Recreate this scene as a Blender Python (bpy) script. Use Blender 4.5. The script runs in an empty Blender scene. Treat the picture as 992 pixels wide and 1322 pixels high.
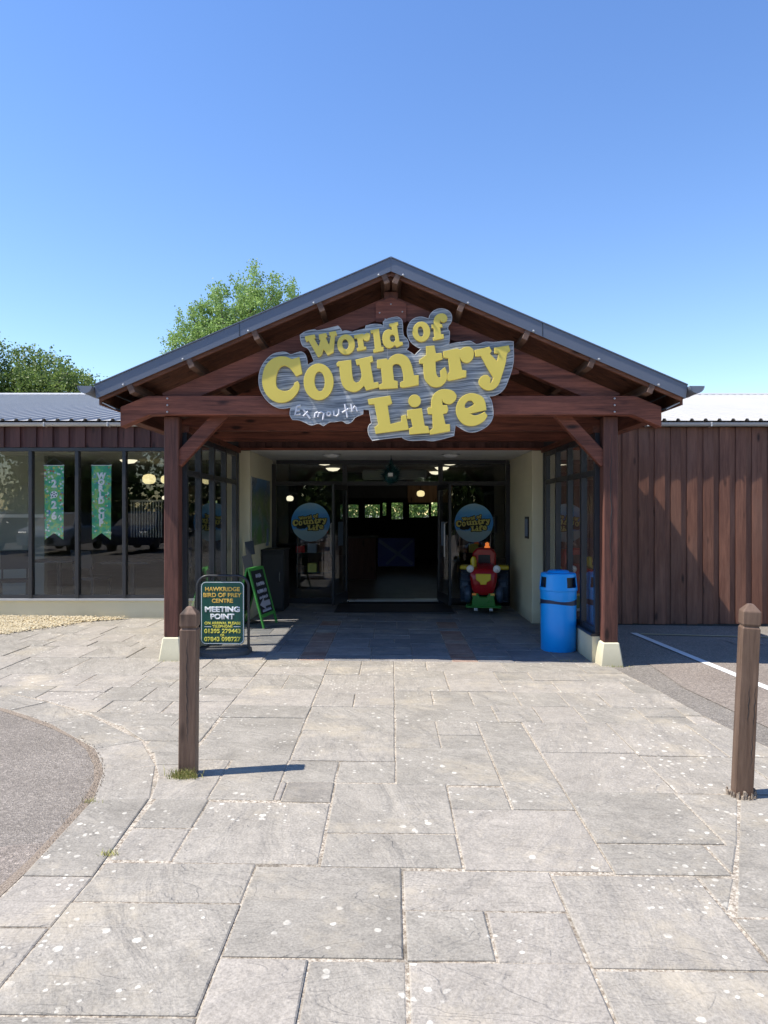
import bpy, bmesh, math, random
import numpy as np
from mathutils import Vector, Matrix
R = math.radians
SC = bpy.context.scene
C = SC.collection

# ---------------------------------------------------------------- camera
cam_d = bpy.data.cameras.new('camera')
cam = bpy.data.objects.new('camera', cam_d)
C.objects.link(cam)
cam.location = (0, 0, 1.6)
cam.rotation_euler = (R(90), 0, 0)
cam_d.sensor_fit = 'VERTICAL'
cam_d.sensor_height = 36.0
cam_d.sensor_width = 27.0
cam_d.lens = 24.97
cam_d.shift_x = -9 / 1322
cam_d.clip_start = 0.05
cam_d.clip_end = 900
SC.camera = cam

# ---------------------------------------------------------------- sky and sun
SX, SY = 0.64, 0.14                       # metres a shadow moves per metre of height
sun_el = math.atan(1 / math.hypot(SX, SY))
sun_az = math.atan2(-SX, -SY)             # direction towards the sun, from +Y clockwise
W = bpy.data.worlds.new('World')
SC.world = W
W.use_nodes = True
nt = W.node_tree
nt.nodes.clear()
sky = nt.nodes.new('ShaderNodeTexSky')
sky.sky_type = 'NISHITA'
sky.sun_disc = False
sky.sun_elevation = sun_el
sky.sun_rotation = sun_az
sky.altitude = 0
sky.air_density = 1.18
sky.dust_density = 0.0
sky.ozone_density = 2.0
bg = nt.nodes.new('ShaderNodeBackground')
bg.inputs['Strength'].default_value = 0.15
wo = nt.nodes.new('ShaderNodeOutputWorld')
hs = nt.nodes.new('ShaderNodeHueSaturation')
hs.inputs['Saturation'].default_value = 1.20
hs.inputs['Hue'].default_value = 0.511
nt.links.new(sky.outputs[0], hs.inputs['Color'])
nt.links.new(hs.outputs[0], bg.inputs[0])
nt.links.new(bg.outputs[0], wo.inputs[0])
sd = bpy.data.lights.new('sun', 'SUN')
sd.energy = 5.0
sd.angle = R(0.53)
sd.color = (1.0, 0.94, 0.84)
sun = bpy.data.objects.new('sun', sd)
C.objects.link(sun)
sun.location = (-12, -3, 20)
sun.rotation_euler = Vector((-SX, -SY, 1)).to_track_quat('Z', 'Y').to_euler()

SC.view_settings.view_transform = 'Standard'
SC.view_settings.look = 'None'
SC.view_settings.exposure = 0.64
SC.view_settings.gamma = 1.0
SC.cycles.use_denoising = True
SC.cycles.max_bounces = 8
SC.cycles.transparent_max_bounces = 16
SC.cycles.sample_clamp_indirect = 6

rnd = random.Random(7)


def gz(x):                                # the ground falls gently to the right
    return -0.012 * max(-9.0, min(9.0, x))


# ---------------------------------------------------------------- node helpers
def new_mat(name, rough=0.7, metal=0.0, spec=0.5):
    m = bpy.data.materials.new(name)
    m.use_nodes = True
    b = m.node_tree.nodes['Principled BSDF']
    b.inputs['Roughness'].default_value = rough
    b.inputs['Metallic'].default_value = metal
    b.inputs['Specular IOR Level'].default_value = spec
    return m, m.node_tree, b


def N(t, kind, **kw):
    n = t.nodes.new(kind)
    for k, v in kw.items():
        if k in n.inputs:
            n.inputs[k].default_value = v
        else:
            setattr(n, k, v)
    return n


def ramp(t, fac, stops, interp='LINEAR'):
    r = t.nodes.new('ShaderNodeValToRGB')
    r.color_ramp.interpolation = interp
    el = r.color_ramp.elements
    while len(el) < len(stops):
        el.new(0.5)
    for e, (p, c) in zip(el, stops):
        e.position = p
        e.color = (*c, 1) if len(c) == 3 else c
    t.links.new(fac, r.inputs[0])
    return r.outputs[0]


def mixc(t, fac, a, b, mode='MIX'):
    m = t.nodes.new('ShaderNodeMix')
    m.data_type = 'RGBA'
    m.blend_type = mode
    for sock, v in ((m.inputs[0], fac), (m.inputs[6], a), (m.inputs[7], b)):
        if isinstance(v, (int, float)):
            sock.default_value = v
        elif isinstance(v, tuple):
            sock.default_value = (*v, 1)
        else:
            t.links.new(v, sock)
    return m.outputs[2]


def mth(t, op, a, b=0.0, c=0.0):
    m = t.nodes.new('ShaderNodeMath')
    m.operation = op
    for i, v in enumerate((a, b, c)):
        if isinstance(v, (int, float)):
            m.inputs[i].default_value = v
        else:
            t.links.new(v, m.inputs[i])
    return m.outputs[0]


def coords(t, scale=(1, 1, 1), world=False, per_object=True):
    """object coordinates, shifted by a random amount for each object, or world positions"""
    if world:
        src = t.nodes.new('ShaderNodeNewGeometry').outputs['Position']
    else:
        src = t.nodes.new('ShaderNodeTexCoord').outputs['Object']
    if per_object and not world:
        oi = t.nodes.new('ShaderNodeObjectInfo')
        mm = N(t, 'ShaderNodeVectorMath', operation='SCALE')
        cb = t.nodes.new('ShaderNodeCombineXYZ')
        for i in range(3):
            t.links.new(mth(t, 'MULTIPLY', oi.outputs['Random'], 37.0 + 11 * i), cb.inputs[i])
        ad = N(t, 'ShaderNodeVectorMath', operation='ADD')
        t.links.new(src, ad.inputs[0])
        t.links.new(cb.outputs[0], ad.inputs[1])
        src = ad.outputs[0]
        t.nodes.remove(mm)
    mp = t.nodes.new('ShaderNodeMapping')
    mp.inputs['Scale'].default_value = scale
    t.links.new(src, mp.inputs[0])
    return mp.outputs[0]


def noise(t, vec, scale, detail=4, rough=0.55, dist=0.0):
    n = N(t, 'ShaderNodeTexNoise', Scale=scale, Detail=detail, Roughness=rough, Distortion=dist)
    t.links.new(vec, n.inputs['Vector'])
    return n.outputs[0]


def bump(t, b, h, dist=0.002, strength=1.0, prev=None):
    n = N(t, 'ShaderNodeBump', Strength=strength, Distance=dist)
    t.links.new(h, n.inputs['Height'])
    if prev is not None:
        t.links.new(prev, n.inputs['Normal'])
    if b is not None:
        t.links.new(n.outputs[0], b.inputs['Normal'])
    return n.outputs[0]


def tone(t, col, lo=0.85, hi=1.15):
    """brightness that differs from object to object"""
    oi = t.nodes.new('ShaderNodeObjectInfo')
    v = N(t, 'ShaderNodeMapRange')
    v.inputs[3].default_value = lo
    v.inputs[4].default_value = hi
    t.links.new(oi.outputs['Random'], v.inputs[0])
    h = t.nodes.new('ShaderNodeHueSaturation')
    t.links.new(v.outputs[0], h.inputs['Value'])
    t.links.new(col, h.inputs['Color'])
    return h.outputs[0]


def flat(name, col, rough=0.6, metal=0.0, var=0.12, bscale=60, bd=0.0006, spec=0.5):
    """a painted or plain surface: colour, faint mottling, faint relief"""
    m, t, b = new_mat(name, rough, metal, spec)
    v = coords(t)
    n1 = noise(t, v, 3.0, 5)
    n2 = noise(t, v, bscale, 3)
    c = mixc(t, n1, tuple(x * (1 - var) for x in col), tuple(min(1, x * (1 + var)) for x in col))
    t.links.new(c, b.inputs['Base Color'])
    t.links.new(mth(t, 'ADD', mth(t, 'MULTIPLY', n1, 0.2), max(0.02, rough - 0.1)), b.inputs['Roughness'])
    bump(t, b, n2, bd)
    return m


def wood(name, dark, light, axis='z', rough=0.62, tn=(0.8, 1.2), knots=True, weather=None, bd=0.0015):
    m, t, b = new_mat(name, rough, 0, 0.35)
    k = {'x': (0.6, 9, 9), 'y': (9, 0.6, 9), 'z': (9, 9, 0.6)}[axis]
    v = coords(t, k)
    g = noise(t, v, 1.6, 6, 0.6, 0.7)
    g2 = noise(t, v, 7.0, 4, 0.7, 0.2)
    v2 = coords(t, tuple(0.35 if q < 1 else 1.0 for q in k))
    big = noise(t, v2, 1.3, 3)
    f = mth(t, 'ADD', mth(t, 'MULTIPLY', g, 0.6), mth(t, 'MULTIPLY', g2, 0.4))
    c = ramp(t, f, [(0.37, dark), (0.5, tuple((a + c_) / 2 for a, c_ in zip(dark, light))), (0.62, light)])
    c = mixc(t, mth(t, 'MULTIPLY', big, 0.38), c, tuple(x * 0.7 for x in dark))
    if knots:
        vo = N(t, 'ShaderNodeTexVoronoi', Scale=1.0)
        vk = coords(t, tuple(1.7 if q < 1 else 5.0 for q in k))
        t.links.new(vk, vo.inputs['Vector'])
        kn = ramp(t, vo.outputs['Distance'], [(0.07, (1, 1, 1)), (0.16, (0, 0, 0))])
        c = mixc(t, kn, c, tuple(x * 0.35 for x in dark))
    if weather:
        wn = ramp(t, noise(t, v2, 2.2, 5, 0.6), [(0.5, (0, 0, 0)), (0.72, (1, 1, 1))])
        c = mixc(t, mth(t, 'MULTIPLY', wn, 0.55), c, weather)
    c = tone(t, c, *tn)
    t.links.new(c, b.inputs['Base Color'])
    bump(t, b, f, bd)
    return m


# ---------------------------------------------------------------- materials
M = {}
M['red_x'] = wood('red_stained_timber_across', (0.070, 0.022, 0.015), (0.29, 0.095, 0.057), 'x', tn=(0.9, 1.15))  # lighter tone: the light that front rafters catch is put into the colour
M['red_y'] = wood('red_stained_timber_deep', (0.080, 0.027, 0.018), (0.23, 0.088, 0.054), 'y')
M['red_z'] = wood('red_stained_timber_upright', (0.062, 0.024, 0.018), (0.175, 0.070, 0.049), 'z')
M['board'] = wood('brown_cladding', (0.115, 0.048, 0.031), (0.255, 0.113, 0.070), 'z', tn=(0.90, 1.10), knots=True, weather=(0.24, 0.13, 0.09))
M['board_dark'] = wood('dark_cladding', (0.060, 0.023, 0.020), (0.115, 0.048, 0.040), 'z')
M['purlin'] = wood('weathered_purlin_end', (0.10, 0.052, 0.036), (0.20, 0.125, 0.09), 'y')
M['bollard'] = wood('bollard_timber', (0.095, 0.056, 0.038), (0.22, 0.14, 0.095), 'z', weather=(0.27, 0.185, 0.14), bd=0.003)
M['soffit'] = wood('roof_underside', (0.10, 0.042, 0.026), (0.25, 0.105, 0.062), 'x')
M['trim'] = flat('blue_grey_folded_metal', (0.14, 0.155, 0.195), 0.42, 0.25, 0.08)
M['roof_dark'] = flat('blue_grey_roof_sheet', (0.13, 0.145, 0.175), 0.5, 0.2)
M['gutter'] = flat('pale_grey_gutter', (0.42, 0.42, 0.42), 0.4, 0, 0.1)
M['gutter_blue'] = flat('blue_grey_gutter', (0.16, 0.18, 0.22), 0.45, 0.1, 0.1)
M['frame'] = flat('charcoal_window_frame', (0.028, 0.029, 0.034), 0.38, 0, 0.1)
M['black'] = flat('black_plastic', (0.012, 0.013, 0.016), 0.5)
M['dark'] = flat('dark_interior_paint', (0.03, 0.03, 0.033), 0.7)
M['steel'] = flat('brushed_steel', (0.5, 0.5, 0.5), 0.3, 0.9)
M['white'] = flat('white_paint', (0.78, 0.78, 0.76), 0.5)
M['bolt'] = flat('galvanised_bolt', (0.5, 0.5, 0.5), 0.45, 0.6)

m, t, b = new_mat('profiled_roof_metal', 0.55, 0.0)
v = coords(t, world=True)
n1 = noise(t, v, 0.6, 5, 0.65)
n2 = noise(t, coords(t, (14, 0.5, 1), world=True), 1.0, 4)
c = mixc(t, n1, (0.38, 0.365, 0.34), (0.47, 0.455, 0.43))
c = mixc(t, mth(t, 'MULTIPLY', n2, 0.35), c, (0.26, 0.26, 0.25))
t.links.new(c, b.inputs['Base Color'])
bump(t, b, noise(t, v, 30, 3), 0.0008)
M['roof'] = m

m, t, b = new_mat('cream_render', 0.9, 0, 0.2)
v = coords(t, world=True)
n1 = noise(t, v, 1.6, 6, 0.65)
c = mixc(t, n1, (0.58, 0.53, 0.37), (0.70, 0.65, 0.48))
gr = N(t, 'ShaderNodeSeparateXYZ')
t.links.new(v, gr.inputs[0])
dirt = ramp(t, mth(t, 'ADD', gr.outputs[2], mth(t, 'MULTIPLY', n1, 0.22)), [(0.10, (1, 1, 1)), (0.26, (0, 0, 0))])
c = mixc(t, mth(t, 'MULTIPLY', dirt, 0.45), c, (0.30, 0.27, 0.19))
t.links.new(c, b.inputs['Base Color'])
bump(t, b, noise(t, v, 110, 4, 0.7), 0.003)
M['cream'] = m


def glass(name, tint, extra=0.0):
    m = bpy.data.materials.new(name)
    m.use_nodes = True
    t = m.node_tree
    t.nodes.clear()
    o = t.nodes.new('ShaderNodeOutputMaterial')
    tr = t.nodes.new('ShaderNodeBsdfTransparent')
    tr.inputs[0].default_value = (*tint, 1)
    gl = t.nodes.new('ShaderNodeBsdfGlossy')
    gl.inputs['Roughness'].default_value = 0.0
    gl.inputs['Color'].default_value = (1, 1, 1, 1)
    v = coords(t, world=True)
    bp = bump(t, None, noise(t, v, 1.1, 0), 0.0022, 0.35)
    t.links.new(bp, gl.inputs['Normal'])
    fr = N(t, 'ShaderNodeFresnel', IOR=1.52)
    mx = t.nodes.new('ShaderNodeMixShader')
    ge = t.nodes.new('ShaderNodeNewGeometry')
    fc_ = mth(t, 'MINIMUM', mth(t, 'ADD', mth(t, 'MULTIPLY', fr.outputs[0], 1.7), extra), 1.0)
    t.links.new(mth(t, 'MULTIPLY', fc_, mth(t, 'SUBTRACT', 1.0, ge.outputs['Backfacing'])), mx.inputs[0])
    t.links.new(tr.outputs[0], mx.inputs[1])
    t.links.new(gl.outputs[0], mx.inputs[2])
    t.links.new(mx.outputs[0], o.inputs[0])
    return m


M['glass'] = glass('window_glass', (0.93, 0.945, 0.94), 0.0)


def lamp(name, col, s):
    m, t, b = new_mat(name, 0.4)
    b.inputs['Base Color'].default_value = (*col, 1)
    b.inputs['Emission Color'].default_value = (*col, 1)
    b.inputs['Emission Strength'].default_value = s
    return m


M['lit'] = lamp('lit_lamp_shade', (1.0, 0.83, 0.42), 0.62)
M['lit_white'] = lamp('lit_white_diffuser', (1.0, 0.90, 0.66), 0.8)

# stone slabs: riven sandstone, grey with lilac and buff, lichen dots
def slab_mat(name, cols, lichen=1.0, rv=1.0):
    m, t, b = new_mat(name, 0.8, 0, 0.35)
    v = coords(t)
    wv = coords(t, world=True)
    n1 = noise(t, v, 2.6, 6, 0.62, 0.4)
    n2 = noise(t, v, 17, 6, 0.7)
    n3 = noise(t, v, 90, 4, 0.7)
    c = ramp(t, n1, [(0.3, cols[0]), (0.5, cols[1]), (0.7, cols[2])])
    oi = t.nodes.new('ShaderNodeObjectInfo')
    c = mixc(t, mth(t, 'MULTIPLY', ramp(t, oi.outputs['Random'], [(0.35, (0, 0, 0)), (0.9, (1, 1, 1))]), 0.30), c, (0.325, 0.283, 0.245))
    c = mixc(t, 0.28, c, ramp(t, n2, [(0.32, (0.3, 0.3, 0.3)), (0.68, (0.70, 0.70, 0.70))]), 'OVERLAY')
    c = mixc(t, 0.45, c, ramp(t, n3, [(0.30, (0.2, 0.2, 0.2)), (0.7, (0.8, 0.8, 0.8))]), 'OVERLAY')
    # buff stains
    st = ramp(t, noise(t, wv, 1.3, 7, 0.72), [(0.53, (0, 0, 0)), (0.66, (1, 1, 1))])
    c = mixc(t, mth(t, 'MULTIPLY', st, 0.55), c, (0.45, 0.385, 0.285))
    # dark pits
    pit = N(t, 'ShaderNodeTexVoronoi', Scale=33)
    t.links.new(wv, pit.inputs['Vector'])
    pk = mth(t, 'MULTIPLY', ramp(t, pit.outputs['Distance'], [(0.14, (1, 1, 1)), (0.22, (0, 0, 0))]),
             ramp(t, noise(t, wv, 2.1, 3), [(0.48, (0, 0, 0)), (0.60, (1, 1, 1))]))
    c = mixc(t, mth(t, 'MULTIPLY', pk, 0.5), c, (0.15, 0.14, 0.13))
    # lichen: round pale dots in drifts
    lk = None
    for sc, off, th in ((23.0, 0.0, 0.30), (37.0, 1.7, 0.33), (15.0, 3.1, 0.24)):
        vo = N(t, 'ShaderNodeTexVoronoi', Scale=sc)
        vo.inputs['Randomness'].default_value = 1.0
        dv = N(t, 'ShaderNodeVectorMath', operation='ADD')
        nz = N(t, 'ShaderNodeTexNoise', Scale=40.0, Detail=2.0)
        t.links.new(wv, nz.inputs['Vector'])
        sc2 = N(t, 'ShaderNodeVectorMath', operation='SCALE')
        t.links.new(nz.outputs['Color'], sc2.inputs[0])
        sc2.inputs['Scale'].default_value = 0.012
        t.links.new(wv, dv.inputs[0])
        t.links.new(sc2.outputs[0], dv.inputs[1])
        t.links.new(dv.outputs[0], vo.inputs['Vector'])
        d = ramp(t, vo.outputs['Distance'], [(th, (1, 1, 1)), (th + 0.05, (0, 0, 0))])
        sep = t.nodes.new('ShaderNodeSeparateColor')
        t.links.new(vo.outputs['Color'], sep.inputs[0])
        dens = ramp(t, noise(t, coords(t, world=True), 0.7 + 0.2 * off, 4, 0.6), [(0.50, (0, 0, 0)), (0.74, (1, 1, 1))])
        keep = mth(t, 'GREATER_THAN', mth(t, 'ADD', sep.outputs[0], mth(t, 'MULTIPLY', dens, 0.36)), 1.01)
        q = mth(t, 'MULTIPLY', d, keep)
        lk = q if lk is None else mth(t, 'MAXIMUM', lk, q)
    fade = ramp(t, noise(t, wv, 9.0, 3), [(0.35, (0.25, 0.25, 0.25)), (0.6, (1, 1, 1))])
    c = mixc(t, mth(t, 'MULTIPLY', mth(t, 'MULTIPLY', lk, fade), 0.85 * lichen), c, (0.66, 0.62, 0.53))
    # (colour of the ledges follows)
    # riven relief: terraces that break along curved lines
    ledge = noise(t, coords(t, (1.0, 2.6, 1.0)), 1.5, 3, 0.5, 1.6)
    steps = ramp(t, ledge, [(0.36, (0, 0, 0)), (0.372, (0.22, 0.22, 0.22)), (0.455, (0.28, 0.28, 0.28)), (0.463, (0.5, 0.5, 0.5)),
                            (0.55, (0.56, 0.56, 0.56)), (0.56, (0.78, 0.78, 0.78)), (0.66, (0.84, 0.84, 0.84)), (0.67, (1, 1, 1))])
    lines = ramp(t, ledge, [(0.352, (0, 0, 0)), (0.366, (1, 1, 1)), (0.375, (0, 0, 0)), (0.545, (0, 0, 0)), (0.556, (1, 1, 1)), (0.566, (0, 0, 0))])
    patchy = ramp(t, noise(t, coords(t), 2.0, 2), [(0.5, (0, 0, 0)), (0.62, (1, 1, 1))])
    c = mixc(t, mth(t, 'MULTIPLY', mth(t, 'MULTIPLY', lines, patchy), 0.22), c, (0.13, 0.12, 0.11))
    t.links.new(c, b.inputs['Base Color'])
    # each stone was split along its own direction
    rot = t.nodes.new('ShaderNodeVectorRotate')
    rot.rotation_type = 'Z_AXIS'
    t.links.new(coords(t), rot.inputs['Vector'])
    t.links.new(mth(t, 'MULTIPLY', oi.outputs['Random'], 2.6), rot.inputs['Angle'])
    def along(sc):
        mp_ = t.nodes.new('ShaderNodeMapping')
        mp_.inputs['Scale'].default_value = sc
        t.links.new(rot.outputs[0], mp_.inputs[0])
        return mp_.outputs[0]
    r1 = noise(t, along((1, 2.6, 1)), 1.7, 4, 0.50, 1.0)
    r2 = noise(t, along((1, 2.0, 1)), 10.0, 5, 0.62, 0.3)
    c = mixc(t, 0.13, c, ramp(t, r1, [(0.36, (0.30, 0.30, 0.30)), (0.5, (0.5, 0.5, 0.5)), (0.64, (0.68, 0.68, 0.68))]), 'OVERLAY')
    c = tone(t, c, 0.90, 1.08)
    t.links.new(c, b.inputs['Base Color'])
    bp = bump(t, None, steps, 0.010 * rv, 0.9)
    bp = bump(t, None, r1, 0.030 * rv, 0.8, bp)
    bp = bump(t, None, r2, 0.008 * rv, 0.8, bp)
    bump(t, b, mth(t, 'ADD', n3, mth(t, 'MULTIPLY', lk, 0.3)), 0.003, 0.8, bp)
    return m


M['slab'] = slab_mat('riven_grey_stone', [(0.258, 0.234, 0.196), (0.306, 0.278, 0.234), (0.348, 0.315, 0.266)])
M['slab_buff'] = slab_mat('riven_buff_brown_stone', [(0.21, 0.19, 0.16), (0.26, 0.235, 0.20), (0.30, 0.27, 0.225)])
M['slab_porch'] = slab_mat('porch_stone', [(0.15, 0.15, 0.155), (0.20, 0.195, 0.195), (0.26, 0.245, 0.235)], 0.0, 0.6)  # shaded look under the porch put into a darker stone colour
M['brick_floor'] = slab_mat('red_brown_paver', [(0.22, 0.13, 0.10), (0.28, 0.17, 0.13), (0.33, 0.22, 0.17)], 0.0, 0.4)

m, t, b = new_mat('sandy_mortar', 0.95, 0, 0.2)
wv = coords(t, world=True)
c = ramp(t, noise(t, wv, 55, 5, 0.75), [(0.36, (0.17, 0.135, 0.10)), (0.48, (0.38, 0.32, 0.25)), (0.60, (0.62, 0.56, 0.46))])
dk = ramp(t, noise(t, wv, 3.0, 4), [(0.52, (0, 0, 0)), (0.66, (1, 1, 1))])
c = mixc(t, mth(t, 'MULTIPLY', dk, 0.7), c, (0.10, 0.085, 0.065))
t.links.new(c, b.inputs['Base Color'])
bump(t, b, noise(t, wv, 70, 4, 0.8), 0.008)
M['mortar'] = m


def tarmac_mat(name, cols, grain=(0.25, 0.75)):
    m, t, b = new_mat(name, 0.9, 0, 0.3)
    wv = coords(t, world=True)
    n1 = noise(t, wv, 0.8, 6, 0.6)
    n2 = noise(t, wv, 150, 3, 0.8)
    vo = N(t, 'ShaderNodeTexVoronoi', Scale=95)
    t.links.new(wv, vo.inputs['Vector'])
    c = ramp(t, n1, [(0.35, cols[0]), (0.65, cols[1])])
    sep = t.nodes.new('ShaderNodeSeparateColor')
    t.links.new(vo.outputs['Color'], sep.inputs[0])
    c = mixc(t, 0.75, c, ramp(t, sep.outputs[0], [(0.0, (grain[0],) * 3), (0.8, (0.55,) * 3), (1.0, (grain[1],) * 3)]), 'OVERLAY')
    c = mixc(t, 0.4, c, ramp(t, n2, [(0.3, (0.2,) * 3), (0.7, (0.8,) * 3)]), 'OVERLAY')
    t.links.new(c, b.inputs['Base Color'])
    bump(t, b, mth(t, 'ADD', vo.outputs['Distance'], n2), 0.005, 1.0)
    return m


M['tarmac'] = tarmac_mat('worn_grey_tarmac', [(0.205, 0.178, 0.150), (0.265, 0.232, 0.198)], (0.30, 0.8))
M['tarmac_pale'] = tarmac_mat('pale_worn_tarmac', [(0.21, 0.186, 0.158), (0.265, 0.238, 0.205)])
M['tarmac_brown'] = tarmac_mat('brown_worn_tarmac', [(0.235, 0.195, 0.162), (0.30, 0.255, 0.215)])
m, t, b = new_mat('loose_sandy_grit', 0.95, 0, 0.2)
wv = coords(t, world=True)
c = ramp(t, noise(t, wv, 120, 5, 0.8), [(0.3, (0.10, 0.075, 0.055)), (0.5, (0.30, 0.24, 0.185)), (0.7, (0.48, 0.41, 0.33))])
t.links.new(c, b.inputs['Base Color'])
bump(t, b, noise(t, wv, 90, 4, 0.8), 0.01)
M['grit'] = m
M['line'] = flat('worn_white_road_paint', (0.66, 0.66, 0.64), 0.75, 0, 0.15, 90, 0.002)
M['line_yellow'] = flat('faded_yellow_road_paint', (0.46, 0.40, 0.24), 0.8, 0, 0.25, 90, 0.002)
m, t, b = new_mat('yellow_gravel', 0.9, 0, 0.2)
c = tone(t, ramp(t, noise(t, coords(t, world=True), 28, 4, 0.8), [(0.3, (0.40, 0.32, 0.19)), (0.5, (0.60, 0.51, 0.34)), (0.7, (0.76, 0.69, 0.52))]), 0.9, 1.1)
t.links.new(c, b.inputs['Base Color'])
M['gravel'] = m

# big sign
m, t, b = new_mat('weathered_grey_sign_wood', 0.6, 0, 0.4)
v = coords(t, per_object=False)
mp = t.nodes.new('ShaderNodeMapping')
mp.inputs['Rotation'].default_value = (0, R(5), 0)
t.links.new(v, mp.inputs[0])
wob = N(t, 'ShaderNodeVectorMath', operation='SCALE')
nz = N(t, 'ShaderNodeTexNoise', Scale=2.2, Detail=2.0)
t.links.new(mp.outputs[0], nz.inputs['Vector'])
t.links.new(nz.outputs['Color'], wob.inputs[0])
wob.inputs['Scale'].default_value = 0.075
ad = N(t, 'ShaderNodeVectorMath', operation='ADD')
t.links.new(mp.outputs[0], ad.inputs[0]); t.links.new(wob.outputs[0], ad.inputs[1])
st1 = t.nodes.new('ShaderNodeMapping'); st1.inputs['Scale'].default_value = (1.0, 1, 44)
t.links.new(ad.outputs[0], st1.inputs[0])
g = noise(t, st1.outputs[0], 1.35, 3, 0.55)
st2 = t.nodes.new('ShaderNodeMapping'); st2.inputs['Scale'].default_value = (3.0, 1, 130)
t.links.new(ad.outputs[0], st2.inputs[0])
g2 = noise(t, st2.outputs[0], 1.3, 3, 0.6)
g3 = noise(t, mp.outputs[0], 3.0, 3, 0.5)
f = mth(t, 'ADD', mth(t, 'ADD', mth(t, 'MULTIPLY', g, 0.52), mth(t, 'MULTIPLY', g2, 0.36)), mth(t, 'MULTIPLY', g3, 0.12))
c = ramp(t, f, [(0.40, (0.065, 0.078, 0.09)), (0.47, (0.19, 0.21, 0.235)), (0.53, (0.34, 0.36, 0.38)), (0.60, (0.58, 0.59, 0.59))])
t.links.new(c, b.inputs['Base Color'])
bump(t, b, f, 0.004)
M['sign_wood'] = m
M['sign_edge'] = flat('pale_sign_edge', (0.50, 0.50, 0.50), 0.6)
M['yellow'] = flat('yellow_letter_paint', (0.72, 0.56, 0.10), 0.5, 0, 0.10)
M['handwriting'] = flat('pale_handwriting_paint', (0.62, 0.62, 0.66), 0.6)

M['sgreen'] = flat('dark_green_sign_face', (0.006, 0.085, 0.062), 0.4, 0, 0.1)
M['sgold'] = flat('gold_sign_lettering', (0.80, 0.50, 0.09), 0.5)
M['syellow'] = flat('yellow_sign_lettering', (0.82, 0.72, 0.10), 0.5)
M['swhite'] = flat('white_sign_lettering', (0.85, 0.85, 0.85), 0.5)
M['green_frame'] = flat('bright_green_timber', (0.07, 0.33, 0.06), 0.5)
M['chalkboard'] = flat('chalkboard', (0.018, 0.02, 0.026), 0.7)
M['chalk'] = flat('pale_chalk_pen', (0.42, 0.42, 0.50), 0.8)
M['bin'] = flat('blue_moulded_plastic', (0.003, 0.31, 0.84), 0.38, 0, 0.05, 120, 0.0005)
M['bin_band'] = flat('navy_band', (0.012, 0.02, 0.06), 0.5)
M['red_gloss'] = flat('glossy_red_plastic', (0.36, 0.01, 0.015), 0.2)
M['yellow_gloss'] = flat('glossy_yellow_plastic', (0.65, 0.50, 0.02), 0.25)
M['green_gloss'] = flat('glossy_green_plastic', (0.03, 0.20, 0.035), 0.3)
M['tyre'] = flat('blue_grey_tyre_plastic', (0.04, 0.065, 0.10), 0.4)
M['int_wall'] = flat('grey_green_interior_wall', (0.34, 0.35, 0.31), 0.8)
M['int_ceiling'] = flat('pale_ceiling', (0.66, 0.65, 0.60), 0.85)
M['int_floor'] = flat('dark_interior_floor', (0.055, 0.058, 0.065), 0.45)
M['navy'] = flat('navy_fabric', (0.015, 0.025, 0.11), 0.8)
M['pale_blue'] = flat('pale_blue_fabric', (0.20, 0.25, 0.36), 0.8)
M['tan'] = wood('tan_timber', (0.20, 0.105, 0.055), (0.34, 0.20, 0.115), 'z')
M['teal'] = flat('dark_teal_tinsel', (0.01, 0.06, 0.065), 0.3)
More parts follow.
